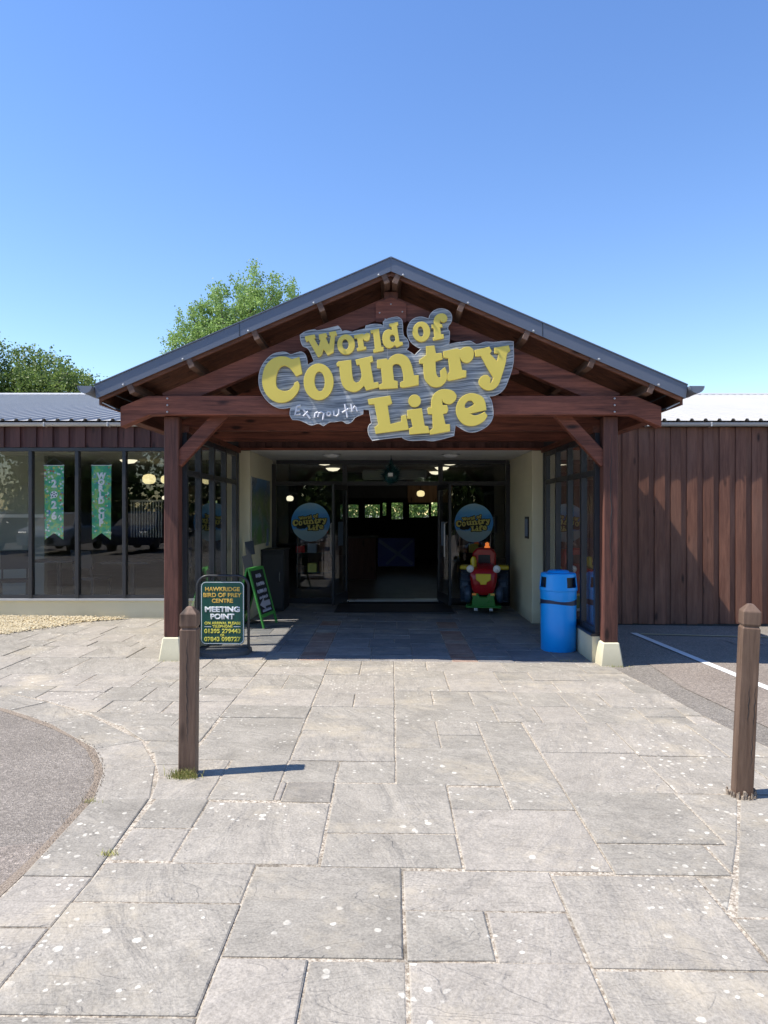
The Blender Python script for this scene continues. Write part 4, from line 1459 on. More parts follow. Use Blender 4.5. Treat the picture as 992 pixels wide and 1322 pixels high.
# ================================================================ the big sign
LET={'W':[(-0.8881,3.4165),(-0.7884,3.4359),(-0.7767,3.3958),(-0.7929,3.3919),(-0.7476,3.3129),(-0.7282,3.379),(-0.7411,3.379),(-0.7476,3.4359),(-0.6699,3.4521),(-0.657,3.41),(-0.6745,3.4036),(-0.6395,3.3259),(-0.6214,3.4197),(-0.6343,3.4178),(-0.6408,3.4586),(-0.5696,3.4715),(-0.5554,3.4282),(-0.5793,3.4197),(-0.5923,3.2482),(-0.6537,3.2171),(-0.6958,3.2806),(-0.7185,3.2191),(-0.7541,3.1997),(-0.8512,3.3712),(-0.8738,3.3582),(-0.8881,3.3906)],'r':[(-0.3832,3.4262),(-0.2893,3.4456),(-0.2829,3.4327),(-0.2473,3.454),(-0.2214,3.4456),(-0.2136,3.4165),(-0.2246,3.3777),(-0.2473,3.3647),(-0.2764,3.3712),(-0.2893,3.3906),(-0.2764,3.3065),(-0.257,3.3097),(-0.2524,3.2806),(-0.3476,3.2625),(-0.356,3.2922),(-0.3346,3.3),(-0.3508,3.3919),(-0.378,3.3938)],'l':[(-0.2117,3.478),(-0.1243,3.4955),(-0.0984,3.3065),(-0.0757,3.3078),(-0.0738,3.2676),(-0.1793,3.245),(-0.1838,3.2773),(-0.1663,3.2819),(-0.1838,3.4502),(-0.2097,3.4456)],'d':[(-0.0207,3.5447),(0.0731,3.5654),(0.0783,3.533),(0.0634,3.5252),(0.0893,3.3582),(0.1204,3.3582),(0.1249,3.3291),(0.0602,3.3),(0.0408,3.3226),(0.0052,3.2987),(-0.0272,3.2922),(-0.0595,3.3097),(-0.0822,3.3453),(-0.0887,3.4036),(-0.0757,3.4553),(-0.0401,3.4845),(-0.0013,3.4845),(0.0104,3.478),(0.0052,3.5136),(-0.0142,3.5168)],'f':[(0.4421,3.5408),(0.444,3.5926),(0.4634,3.6282),(0.5023,3.6508),(0.5411,3.6521),(0.5735,3.6314),(0.5851,3.6023),(0.5735,3.5731),(0.5444,3.557),(0.5217,3.5654),(0.5055,3.5829),(0.5088,3.5408),(0.5295,3.5421),(0.5346,3.5117),(0.5088,3.5071),(0.5185,3.4372),(0.5444,3.4385),(0.5476,3.3951),(0.4363,3.3712),(0.4311,3.4016),(0.4473,3.4081),(0.4408,3.4955),(0.4214,3.5006),(0.4194,3.5375)],'C':[(-1.0243,3.1796),(-0.9474,3.2039),(-0.9151,3.0299),(-0.9798,3.0),(-1.0162,3.0501),(-1.0567,3.0946),(-1.1012,3.1133),(-1.1376,3.0987),(-1.1699,3.0501),(-1.1861,2.9854),(-1.1861,2.9207),(-1.1699,2.8802),(-1.1295,2.856),(-1.0809,2.8519),(-1.0405,2.8681),(-1.0081,2.9045),(-0.996,2.9369),(-0.9636,2.9531),(-0.945,2.9207),(-0.9515,2.8641),(-0.9839,2.8074),(-1.0405,2.7548),(-1.1214,2.7289),(-1.1942,2.7386),(-1.2589,2.7791),(-1.3075,2.8479),(-1.3318,2.9369),(-1.3277,3.0178),(-1.2994,3.1068),(-1.2428,3.1715),(-1.1699,3.2055),(-1.0971,3.2079),(-1.0567,3.1958)],'u':[(-0.5649,3.1311),(-0.5447,3.1553),(-0.4112,3.1731),(-0.399,3.0178),(-0.3829,2.9531),(-0.3586,2.9369),(-0.3262,2.949),(-0.306,2.9935),(-0.306,3.034),(-0.3262,3.123),(-0.3521,3.1165),(-0.3683,3.1731),(-0.1927,3.2136),(-0.1822,3.1569),(-0.213,3.1432),(-0.1765,2.9369),(-0.132,2.945),(-0.1199,2.8883),(-0.2575,2.856),(-0.2777,2.9045),(-0.31,2.8721),(-0.3586,2.8438),(-0.4152,2.8438),(-0.4719,2.8721),(-0.5083,2.9288),(-0.5285,3.034),(-0.5325,3.1068),(-0.5568,3.1068)],'n':[(-0.1445,3.1717),(-0.0434,3.1879),(-0.0312,3.1676),(0.0084,3.2113),(0.0651,3.234),(0.1217,3.2275),(0.1743,3.1951),(0.2107,3.1304),(0.239,3.0131),(0.2876,3.0131),(0.2876,2.912),(0.1217,2.8836),(0.0934,2.8958),(0.0958,2.9403),(0.1298,2.9565),(0.1257,3.0171),(0.1055,3.098),(0.0812,3.1264),(0.0489,3.1304),(0.0246,3.1183),(0.0181,3.098),(0.0327,2.9605),(0.0691,2.9524),(0.0731,2.8796),(-0.1194,2.8683),(-0.1235,2.9128),(-0.0879,2.9322),(-0.104,3.0827),(-0.1445,3.0867)],'t':[(0.3604,3.3125),(0.4494,3.3205),(0.4656,3.2396),(0.5262,3.2437),(0.5359,3.179),(0.4615,3.1547),(0.4656,3.0657),(0.4777,3.009),(0.4979,2.9888),(0.5141,2.9969),(0.506,3.0576),(0.5586,3.098),(0.5764,3.0495),(0.5813,2.9848),(0.5586,2.9362),(0.5101,2.8958),(0.4453,2.8901),(0.3968,2.912),(0.3563,2.9605),(0.3401,3.0171),(0.3321,3.1304),(0.2932,3.1345),(0.29,3.1709),(0.3644,3.2235)],'r2':[(0.5378,3.2598),(0.6862,3.2895),(0.7112,3.2756),(0.7622,3.3047),(0.8132,3.3084),(0.8496,3.2792),(0.8583,3.2283),(0.8423,3.1773),(0.8059,3.1445),(0.7695,3.1409),(0.7331,3.1591),(0.7112,3.1991),(0.7367,3.068),(0.7804,3.0607),(0.7782,2.9952),(0.602,2.9548),(0.5827,2.9644),(0.5867,3.0254),(0.6068,3.0495),(0.5907,3.1868),(0.5426,3.1948)],'y':[(0.8642,3.272),(1.0171,3.3084),(1.0426,3.2632),(1.0229,3.2355),(1.0972,3.1591),(1.1118,3.237),(1.0681,3.2392),(1.0666,3.2975),(1.2174,3.3229),(1.2342,3.2683),(1.2028,3.2355),(1.1846,3.1336),(1.1409,2.9879),(1.1118,2.9151),(1.0681,2.8714),(1.0098,2.8554),(0.9588,2.8714),(0.9188,2.9078),(0.9079,2.9515),(0.9224,2.9879),(0.9588,3.0134),(1.0025,3.0134),(1.0317,2.9806),(1.0244,2.9296),(1.0462,2.9515),(1.0572,2.9879),(0.9953,3.0899),(0.9297,3.2101),(0.8714,3.2064)],'L':[(-0.2409,2.7649),(-0.0078,2.8035),(0.0141,2.7248),(-0.0333,2.6994),(-0.0042,2.51),(0.1051,2.5355),(0.1051,2.5937),(0.1561,2.6047),(0.1852,2.4517),(-0.1571,2.408),(-0.1702,2.4736),(-0.1316,2.5063),(-0.1717,2.7139),(-0.2299,2.7103)],'i':[(0.167,2.652),(0.32,2.6724),(0.3491,2.4918),(0.3855,2.486),(0.4001,2.4175),(0.1925,2.4007),(0.1852,2.4626),(0.2253,2.4809),(0.2034,2.5646),(0.1706,2.561)],'f2':[(0.4158,2.6811),(0.418,2.754),(0.4413,2.8159),(0.4996,2.8596),(0.5724,2.8691),(0.6452,2.8487),(0.6802,2.805),(0.6707,2.7613),(0.6307,2.7212),(0.587,2.7139),(0.5433,2.7321),(0.5272,2.7613),(0.536,2.703),(0.5797,2.7045),(0.5928,2.6593),(0.5797,2.6229),(0.5396,2.612),(0.5651,2.5063),(0.6088,2.5063),(0.6125,2.4335),(0.4049,2.3986),(0.3976,2.4372),(0.434,2.4699),(0.4267,2.6083),(0.383,2.612),(0.3772,2.6666),(0.3867,2.6811)],'e':[(0.9875,2.6535),(0.9766,2.7321),(0.9438,2.7904),(0.871,2.8232),(0.7982,2.8232),(0.7326,2.7904),(0.6889,2.7321),(0.6707,2.6593),(0.6889,2.5792),(0.7399,2.5136),(0.8127,2.4881),(0.8929,2.4991),(0.9657,2.5428),(0.9985,2.5937),(0.9693,2.6374),(0.9147,2.6083),(0.8637,2.5974),(0.82,2.6156)]}
HOL={'e':[(0.7618,2.6811),(0.769,2.7176),(0.7982,2.7503),(0.8346,2.7503),(0.8601,2.7139),(0.8273,2.6921),(0.7836,2.6739)]}
ELL={'o':[(-0.4641,3.3311,0.0926,0.1049,0),(-0.4712,3.3337,0.0324,0.0531,-8)],'o2':[(0.3146,3.4631,0.0919,0.1049,0),(0.3081,3.4644,0.0291,0.0537,-8)],'o3':[(-0.7476,2.945,0.1553,0.1901,0),(-0.7371,2.949,0.0526,0.1011,-4)],'dh':[(0.0168,3.3938,0.0272,0.0388,-10)],'dot':[(0.2449,2.7482,0.0655,0.0655,0)]}
BRD=[(-0.9418,3.4359),(-0.8868,3.4715),(-0.7897,3.4909),(-0.7703,3.4812),(-0.7249,3.4877),(-0.6408,3.5071),(-0.5502,3.5298),(-0.5275,3.5071),(-0.5081,3.4715),(-0.466,3.4812),(-0.4013,3.465),(-0.3767,3.4748),(-0.2667,3.5006),(-0.2602,3.533),(-0.1825,3.5473),(-0.1049,3.5427),(-0.0777,3.5252),(-0.0803,3.5751),(-0.0401,3.601),(0.0375,3.6204),(0.0764,3.6204),(0.1152,3.5848),(0.1282,3.4359),(0.1702,3.3906),(0.1832,3.3194),(0.1541,3.2806),(0.1592,3.2819),(0.2466,3.2269),(0.3146,3.2948),(0.2693,3.3142),(0.211,3.3595),(0.1754,3.4243),(0.1689,3.4955),(0.1916,3.5602),(0.2434,3.6087),(0.321,3.6236),(0.3922,3.6023),(0.4052,3.6443),(0.444,3.6864),(0.5088,3.7091),(0.5735,3.6994),(0.6188,3.6638),(0.6317,3.612),(0.6188,3.5602),(0.5929,3.5278),(0.5929,3.489),(0.6071,3.4761),(0.6026,3.3466),(0.5217,3.3142),(0.6382,3.3466),(0.7224,3.3628),(0.6894,3.3579),(0.7112,3.3521),(0.7986,3.3725),(0.835,3.3666),(0.8897,3.3375),(0.9807,3.363),(1.0681,3.3594),(1.1555,3.3703),(1.2684,3.3703),(1.2684,3.1481),(1.2065,2.9442),(1.1555,2.8568),(1.0754,2.8095),(1.0098,2.8022),(1.0167,2.805),(1.0458,2.7394),(1.0604,2.6083),(1.0312,2.5282),(0.9657,2.4699),(0.871,2.4299),(0.7836,2.4372),(0.7108,2.4772),(0.6671,2.5063),(0.6525,2.3898),(0.4486,2.3388),(0.3903,2.3403),(0.3527,2.3476),(0.3017,2.3447),(0.1925,2.3425),(0.1269,2.3643),(0.1197,2.3789),(-0.0624,2.3607),(-0.1935,2.3403),(-0.2299,2.4044),(-0.2372,2.4626),(-0.2263,2.4991),(-0.2008,2.5209),(-0.2263,2.6593),(-0.287,2.6651),(-0.2914,2.6161),(-0.3715,2.5805),(-0.4071,2.536),(-0.4605,2.5182),(-0.505,2.5449),(-0.5851,2.536),(-0.6385,2.5316),(-0.7008,2.4933),(-0.7542,2.5182),(-0.8254,2.5004),(-0.8877,2.5271),(-0.95,2.5538),(-1.0212,2.5583),(-1.0479,2.6072),(-1.039,2.6873),(-1.0971,2.6763),(-1.1619,2.678),(-1.2428,2.7184),(-1.3075,2.7831),(-1.356,2.8721),(-1.3722,2.9692),(-1.356,3.0744),(-1.3075,3.1634),(-1.2266,3.2362),(-1.1295,3.2589),(-1.0809,3.2524),(-1.0405,3.2322),(-0.9758,3.2524),(-0.9272,3.2605),(-0.8868,3.2281),(-0.8706,3.1715),(-0.8665,3.123),(-0.7978,3.1618),(-0.8285,3.2417),(-0.8641,3.3),(-0.9127,3.3226),(-0.9353,3.3777)]
STK=[[(-0.9767,2.6962),(-0.9945,2.6072),(-0.9367,2.6144)],[(-0.9767,2.6962),(-0.9367,2.7051)],[(-0.9856,2.65),(-0.9456,2.6535)],[(-0.91,2.6651),(-0.8388,2.5672)],[(-0.861,2.6428),(-0.91,2.5939)],[(-0.7916,2.5788),(-0.7827,2.6286)],[(-0.7827,2.6233),(-0.7631,2.6339),(-0.7489,2.6233),(-0.756,2.5841)],[(-0.7489,2.6215),(-0.724,2.6366),(-0.6955,2.625),(-0.7053,2.5583)],[(-0.6652,2.6161),(-0.6545,2.6384),(-0.6341,2.6384),(-0.6252,2.6161),(-0.6385,2.5983),(-0.6581,2.6001),(-0.6652,2.6161)],[(-0.5958,2.6517),(-0.5887,2.6028),(-0.5629,2.5939),(-0.5424,2.6161),(-0.5406,2.6695)],[(-0.4783,2.7185),(-0.465,2.6473),(-0.4498,2.5805)],[(-0.505,2.6295),(-0.4427,2.6695)],[(-0.4116,2.7185),(-0.4,2.6428)],[(-0.4,2.6651),(-0.376,2.6962),(-0.3608,2.6784),(-0.3466,2.6428)]]
sg = thing('hanging_sign', 'big cut-out grey wooden sign with raised yellow lettering across the porch gable', 'sign', (0.02, 7.37, 2.9))
SO = (0.02, 7.37, 2.9)
brd = smooth_loop(BRD, 50, 3)
# the board is cut from sheets that meet at a vertical joint
curve_mesh('sign_board', [brd], .03, 'sign_wood', sg, 7.385, .003, SO)
el = MB()
el.tube([(x, 7.369, z) for x, z in brd], .0042, 5, True)
el.build('pale_edge', 'sign_edge', sg)
MB().box(-.038, -.034, 7.3665, 7.3685, 2.66, 3.36).build('panel_joint', 'sign_edge', sg)
for k, pts in LET.items():
    loops = [smooth_loop(pts)]
    if k in HOL: loops.append(smooth_loop(HOL[k]))
    if k == 'd': loops.append(ell_loop(*ELL['dh'][0][:5]))
    cx = sum(p[0] for p in pts) / len(pts); cz = sum(p[1] for p in pts) / len(pts)
    curve_mesh('letter', loops, .024, 'yellow', sg, 7.352, .003, (cx, 0, cz))
for k in ('o', 'o2', 'o3'):
    a, b_ = ELL[k]
    curve_mesh('letter', [ell_loop(*a), ell_loop(*b_)], .024, 'yellow', sg, 7.352, .003, (a[0], 0, a[1]))
a = ELL['dot'][0]
curve_mesh('letter', [ell_loop(*a)], .024, 'yellow', sg, 7.352, .003, (a[0], 0, a[1]))
for st_ in STK:
    mb = MB().tube([(x, 7.3675, z) for x, z in st_], .0115, 6)
    mb.build('handwritten_stroke', 'handwriting', sg)
for x in (-1.0, -.1, .9):
    MB().box(x - .03, x + .03, 7.401, 7.424, 2.60 if x > -1 else 2.62, 3.05 if x < .5 else 3.1).build('hanger', 'steel', sg)
# ================================================================ bollards
def bollard(x, y, h, w, lean, yaw, label):
    g = gz(x)
    t_ = thing('bollard', label, 'bollard', (x, y, g), 'square timber bollards')
    hw = w / 2
    zg = h - .135
    # shaft, groove, head with pyramid cap
    def ring(hw_, z): return [(-hw_, -hw_, z), (hw_, -hw_, z), (hw_, hw_, z), (-hw_, hw_, z)]
    mb = MB()
    levels = [(hw, -.03), (hw * 1.0, zg * .3), (hw * .985, zg * .65), (hw * .99, zg - .006), (hw * .97, zg), (hw * .86, zg + .003), (hw * .86, zg + .012), (hw * .97, zg + .016), (hw, zg + .022),
              (hw, h - .045), (hw * .94, h - .038), (hw * .36, h - .004), (hw * .30, h)]
    for i, (a, z) in enumerate(levels): mb.v += ring(a, z)
    for i in range(len(levels) - 1):
        for j in range(4):
            mb.f.append((4 * i + j, 4 * i + (j + 1) % 4, 4 * i + 4 + (j + 1) % 4, 4 * i + 4 + j))
    k = 4 * (len(levels) - 1)
    mb.f.append((k, k + 1, k + 2, k + 3))
    o = mb.build('post', 'bollard', None, bevel=.004, loc=(0, 0, 0))
    o.parent = t_
    rc = random.Random(int(h * 1000))
    for k in range(3):
        xx_ = rc.uniform(-hw * .7, hw * .7); za = rc.uniform(.1, .5); lz = rc.uniform(.2, .42)
        pts = [(xx_ + .003 * math.sin(j * 1.7 + k), -hw + .0002, za + lz * j / 12) for j in range(13)]
        cr_ = MB().tube(pts, [.0003 + .0013 * math.sin(math.pi * j / 12) for j in range(13)], 4).build('drying_crack', 'black', None, loc=(0, 0, 0))
        cr_.parent = t_
    t_.rotation_euler = (0, R(lean), R(yaw))
    return t_


b1 = bollard(-1.226, 4.30, 1.015, .100, 0.55, 3, 'left timber bollard with a grass tuft at its foot')
b2 = bollard(2.015, 4.08, 1.10, .096, 2.4, -11, 'right timber bollard leaning right in a ring of broken mortar')
# grass tuft
rg = random.Random(3)
gm = MB()
m, t, b = new_mat('dry_green_grass', 0.7)
t.links.new(ramp(t, noise(t, coords(t, world=True), 60, 2), [(0.35, (0.14, 0.17, 0.03)), (0.52, (0.34, 0.33, 0.09)), (0.66, (0.55, 0.46, 0.20))]), b.inputs['Base Color'])
M['grass'] = m
for _ in range(230):
    a = rg.uniform(0, 2 * math.pi)
    x, y = -1.226 + rg.gauss(-.01, .042), 4.235 + rg.gauss(-.002, .014)
    h = rg.uniform(.015, .07)
    dx, dy = rg.gauss(0, .35) * h * 1.4, rg.gauss(-.2, .3) * h
    w = .0022
    gm.add([(x - w, y, gz(x)), (x + w, y, gz(x)), (x + dx * .5 + w * .7, y + dy * .5, h * .65 + gz(x)), (x + dx * .5 - w * .7, y + dy * .5, h * .65 + gz(x)), (x + dx, y + dy, h + gz(x))],
           [(0, 1, 2, 3), (3, 2, 4)])
tag(gm.build('grass', 'grass'), kind='stuff')
# little weeds in joints and at the right post foot
wm = MB()
for cx_, cy_, n_, sp in ((2.33, 7.46, 60, .09), (-1.3, 3.28, 50, .02), (-2.35, 7.46, 20, .08), (1.94, 7.72, 25, .08), (-1.64, 3.86, 30, .03)):
    for _ in range(n_):
        x, y = cx_ + rg.gauss(0, sp), cy_ + rg.gauss(0, .012)
        h = rg.uniform(.008, .03)
        w = .002
        wm.add([(x - w, y, gz(x)), (x + w, y, gz(x)), (x + rg.gauss(0, .01), y + rg.gauss(0, .01), gz(x) + h)], [(0, 1, 2)])
tag(wm.build('weeds', 'grass'), kind='stuff')
# broken mortar round the right bollard
for i in range(26):
    a = rg.uniform(math.pi * .85, math.pi * 2.15)
    x, y = 2.015 + math.cos(a) * rg.uniform(.06, .085) + .0, 4.09 + math.sin(a) * rg.uniform(.065, .082)
    r_ = rg.uniform(.008, .018)
    mb = MB()
    vs = []
    hh = rg.uniform(.015, .045)
    for k in range(5):
        q = 2 * math.pi * k / 5 + rg.random()
        vs.append((x + math.cos(q) * r_ * rg.uniform(.7, 1.2), y + math.sin(q) * r_, gz(x) - .01))
    for k in range(5):
        v0 = vs[k]
        vs.append((x + (v0[0] - x) * .6, y + (v0[1] - y) * .6, gz(x) + hh * rg.uniform(.5, 1)))
    mb.add(vs, [(k, (k + 1) % 5, 5 + (k + 1) % 5, 5 + k) for k in range(5)] + [(5, 6, 7, 8, 9)])
    o = mb.build('mortar_lump', 'grit', None, loc=(x, y, gz(x)))
    attach(o, pave)

# ================================================================ meeting-point swing sign
mx, my = -1.875, 7.93
g = gz(mx)
ms = thing('pavement_sign', 'dark green framed pavement sign with gold and white lettering on a black rubber base', 'pavement sign', (mx, my, g))


def rrect(cx, cz, w, h, r, n=6):
    out = []
    for qx, qz, a0 in ((1, 1, 0), (-1, 1, 90), (-1, -1, 180), (1, -1, 270)):
        for i in range(n + 1):
            a = R(a0 + 90 * i / n)
            out.append((cx + qx * (w / 2 - r) + math.cos(a) * r, cz + qz * (h / 2 - r) + math.sin(a) * r))
    return out


pz = g + .455
pw, ph = .485, .70
curve_mesh('panel', [rrect(mx, pz, pw, ph, .055)], .012, 'sgreen', ms, my - .02, .002, (mx, 0, pz))
curve_mesh('rim', [rrect(mx, pz, pw - .012, ph - .012, .05), rrect(mx, pz, pw - .026, ph - .026, .044)], .002, 'swhite', ms, my - .0275, 0, (mx, 0, pz))
arch = [(mx - .285, my, g + .04), (mx - .285, my, pz + .28)]
for i in range(9):
    a = R(180 - 90 * i / 8)
    arch.append((mx - .165 + .12 * math.cos(a), my, pz + .29 + .12 * math.sin(a)))
for i in range(9):
    a = R(90 - 90 * i / 8)
    arch.append((mx + .165 + .12 * math.cos(a), my, pz + .29 + .12 * math.sin(a)))
arch += [(mx + .285, my, pz + .28), (mx + .285, my, g + .04)]
MB().tube(arch, .0155, 10).build('tube_frame', 'frame', ms, smooth=True)
for x in (mx - .15, mx + .15):
    MB().box(x - .012, x + .012, my - .022, my + .004, pz + .345, pz + .40).build('hanger', 'black', ms)
# base: a low rubber block, half round in front
n = 20
pr = [(mx + .30 * math.cos(math.pi + math.pi * i / n), my - .03 + .23 * math.sin(math.pi + math.pi * i / n)) for i in range(n + 1)]
pr += [(mx + .30, my + .14), (mx - .30, my + .14)]
mb = MB()
lo = [(x, y, g + .001) for x, y in pr]
mid = [(mx + (x - mx) * .98, my + (y - my) * .98, g + .045) for x, y in pr]
hi = [(mx + (x - mx) * .90, my + (y - my) * .85, g + .062) for x, y in pr]
mb.v = lo + mid + hi
q = len(pr)
for r_ in range(2):
    for i in range(q): mb.f.append((r_ * q + i, r_ * q + (i + 1) % q, (r_ + 1) * q + (i + 1) % q, (r_ + 1) * q + i))
mb.f.append(tuple(range(2 * q, 3 * q)))
mb.build('rubber_base', flat('dusty_black_rubber', (0.085, 0.085, 0.088), .8), ms, smooth=False)
F = my - .0285
for txt, size, dz, w, mt_, bold in (('HAWKRIDGE', .062, .262, .385, 'sgold', .0019), ('BIRD OF PREY', .062, .196, .425, 'sgold', .0018), ('CENTRE', .060, .132, .235, 'sgold', .0019),
                                    ('MEETING', .078, .036, .39, 'swhite', .0040), ('POINT', .078, -.044, .265, 'swhite', .0040),
                                    ('ON ARRIVAL PLEASE', .040, -.116, .40, 'syellow', .0016), ('TELEPHONE', .036, -.153, .225, 'syellow', .0014),
                                    ('01395 279443', .064, -.205, .405, 'syellow', .0022), ('OR', .034, -.250, .05, 'syellow', .0014), ('07843 098727', .064, -.295, .405, 'syellow', .0022)):
    text_mesh('lettering', txt, size, mt_, ms, (mx, F, pz + dz), .0016, bold, w)
for s in (-1, 1):
    MB().box(*sorted((mx + s * .125, mx + s * .20)), F - .0005, F + .0005, pz - .156, pz - .150).build('dash', 'swhite', ms)

# ================================================================ green A-board with chalk writing
ax, ay = -1.90, 9.90
ab = thing('a_board', 'bright green A-frame chalkboard with white writing and an arrow pointing left', 'A-board', (0, 0, 0))
H_, Wd, spread = .80, .52, .22
for side in (-1, 1):
    f_ = MB()
    zt, zb = H_, .0
    def P(u, w_, off):
        y = side * (spread * (1 - w_) + .012) + side * off
        return (u, y, w_ * H_)
    for u in (-Wd / 2, Wd / 2):
        f_.bar(P(u, 0.005, 0), P(u, 1, 0), .045, .02, (1, 0, 0) if False else (0, 1, 0))
    f_.bar(P(-Wd / 2, .985, 0), P(Wd / 2, .985, 0), .045, .02, (0, 1, 0))
    f_.bar(P(-Wd / 2, .20, 0), P(Wd / 2, .20, 0), .045, .02, (0, 1, 0))
    o = f_.build('green_frame', 'green_frame', None, loc=(0, 0, 0)); o.parent = ab
    pn = MB()
    a0, a1, a2, a3 = P(-Wd / 2 + .02, .22, 0), P(Wd / 2 - .02, .22, 0), P(Wd / 2 - .02, .96, 0), P(-Wd / 2 + .02, .96, 0)
    pn.add([a0, a1, a2, a3] + [(x, y + side * .006, z) for x, y, z in (a0, a1, a2, a3)], [(0, 1, 2, 3), (7, 6, 5, 4), (0, 4, 5, 1), (1, 5, 6, 2), (2, 6, 7, 3), (3, 7, 4, 0)])
    o = pn.build('chalkboard', 'chalkboard', None, loc=(0, 0, 0)); o.parent = ab
    if side == -1:
        rg = random.Random(9)
        ck = MB()
        # rows of short hand-lettered strokes (too small in the photo to read)
        for row, (w0, n_, hgt, wd_) in enumerate(((.86, 4, .08, .20), (.73, 6, .075, .30), (.60, 7, .075, .36), (.50, 6, .06, .32))):
            for i in range(n_):
                u0 = -wd_ / 2 + wd_ * (i + .5) / n_
                s1 = wd_ / n_ * .32
                pts = []
                for k in range(5):
                    u = u0 + s1 * math.cos(k * 1.5 + i + row)
                    w_ = w0 + hgt * .42 * math.sin(k * 1.9 + i * 2 + row)
                    x, y, z = P(u, w_, .009)
                    pts.append((x, y, z))
                ck.tube(pts, .008, 4)
        for row in ((.255, 9, .34),):
            for i in range(9):
                u0 = -.17 + .34 * (i + .5) / 9
                ck.tube([P(u0 - .01, .26, .009), P(u0, .30, .009), P(u0 + .012, .255, .009)], .0045, 4)
        o = ck.build('chalk_writing', 'chalk', None, loc=(0, 0, 0)); o.parent = ab; tag(o, kind='stuff')
        ar = MB()
        q = [P(u, w_, .0075) for u, w_ in ((.19, .43), (-.02, .43), (-.02, .48), (-.20, .385), (-.02, .29), (-.02, .34), (.19, .34))]
        q2 = [(x, y - .003, z) for x, y, z in q]
        ar.add(q + q2, [tuple(range(7)), tuple(range(13, 6, -1))] + [(i, (i + 1) % 7, 7 + (i + 1) % 7, 7 + i) for i in range(7)])
        o = ar.build('arrow', 'chalk', None, loc=(0, 0, 0)); o.parent = ab
ab.location = (ax, ay, gz(ax))
ab.rotation_euler = (0, 0, R(80))

# black leaflet post by the left reveal
px_, py_ = -2.03, 10.15
ls = thing('leaflet_stand', 'black leaflet holder on a thin pole against the cream wall behind the A-board', 'leaflet stand', (px_, py_, gz(px_)))
MB().tube([(px_, py_, .03), (px_, py_, 1.05)], .014, 8).build('pole', 'black', ls, smooth=True)
MB().lathe([(.001, .04), (.13, .035), (.14, .02), (.14, .015)], (px_, py_, 0), 20).build('base', 'black', ls)
MB().bar((px_ + .02, py_ - .06, .76), (px_ - .03, py_ - .02, .98), .13, .03, (0, 1, 0)).build('lower_pocket', 'black', ls)
MB().bar((px_ + .03, py_ - .02, .99), (px_, py_ + .01, 1.18), .12, .03, (0, 1, 0)).build('upper_pocket', 'black', ls)

# black cabinet at the left of the entrance
cb = thing('cabinet', 'tall black cabinet against the left wall of the entrance recess', 'cabinet', (-1.87, 11.55, 0))
MB().box(-2.055, -1.70, 11.25, 11.85, .03, .98).build('carcass', 'black', cb, bevel=.005)
MB().box(-2.03, -1.72, 11.235, 11.25, .08, .93).build('cabinet_door', 'dark', cb, bevel=.003)
MB().box(-2.058, -1.68, 11.22, 11.87, .981, 1.005).build('top', 'black', cb, bevel=.003)
MB().tube([(-1.76, 11.235, .5), (-1.76, 11.215, .51), (-1.76, 11.215, .64), (-1.76, 11.235, .65)], .006, 6).build('handle', 'steel', cb)

# landscape poster on the left reveal
m, t, b = new_mat('illustrated_map_print', 0.35)
v = coords(t, per_object=False)
sx_ = N(t, 'ShaderNodeSeparateXYZ'); t.links.new(v, sx_.inputs[0])
zz = mth(t, 'ADD', mth(t, 'MULTIPLY', sx_.outputs[2], .95), .5)
zz = mth(t, 'ADD', zz, mth(t, 'MULTIPLY', mth(t, 'SUBTRACT', noise(t, v, 4.0, 3), .5), .35))
c = ramp(t, zz, [(.02, (0.12, 0.26, 0.03)), (.22, (0.07, 0.20, 0.04)), (.32, (0.10, 0.20, 0.22)), (.45, (0.10, 0.15, 0.04)), (.6, (0.16, 0.20, 0.07)), (.72, (0.09, 0.15, 0.10)), (.84, (0.05, 0.14, 0.30)), (1, (0.10, 0.24, 0.45))])
br = N(t, 'ShaderNodeTexBrick', Scale=9.0); br.inputs['Color1'].default_value = (.02, .02, .08, 1); br.inputs['Color2'].default_value = (.35, .33, .30, 1); br.inputs['Mortar'].default_value = (.1, .15, .05, 1)
br.inputs['Mortar Size'].default_value = .01
yz = t.nodes.new('ShaderNodeCombineXYZ'); t.links.new(sx_.outputs[1], yz.inputs[0]); t.links.new(sx_.outputs[2], yz.inputs[1]); t.links.new(yz.outputs[0], br.inputs['Vector'])
k_ = ramp(t, noise(t, v, 3.1, 2), [(.52, (0, 0, 0)), (.56, (1, 1, 1))])
c = mixc(t, mth(t, 'MULTIPLY', k_, .7), c, br.outputs[0])
t.links.new(c, b.inputs['Base Color'])
M['map'] = m
po = thing('poster', 'tall illustrated green and blue poster on the left wall of the entrance recess', 'poster', (-2.055, 11.2, 1.6))
MB().box(-2.062, -2.050, 10.46, 12.02, 1.10, 2.12).build('print', 'map', po)
MB().box(-2.0635, -2.049, 10.45, 10.459, 1.09, 2.13).build('edge_strip', 'gutter', po)
MB().box(-2.0635, -2.049, 11.7, 11.9, 1.04, 1.33).build('leaflet_sheet', 'pale_blue', po)
# small framed notice on the right reveal
fn = thing('framed_notice', 'small black framed notice on the right cream wall of the entrance recess', 'notice', (2.06, 10.75, 1.36))
MB().box(2.048, 2.064, 10.62, 10.88, 1.20, 1.53).build('notice_frame', 'black', fn)
MB().box(2.0445, 2.0475, 10.65, 10.85, 1.235, 1.495).build('sheet', 'pale_blue', fn)

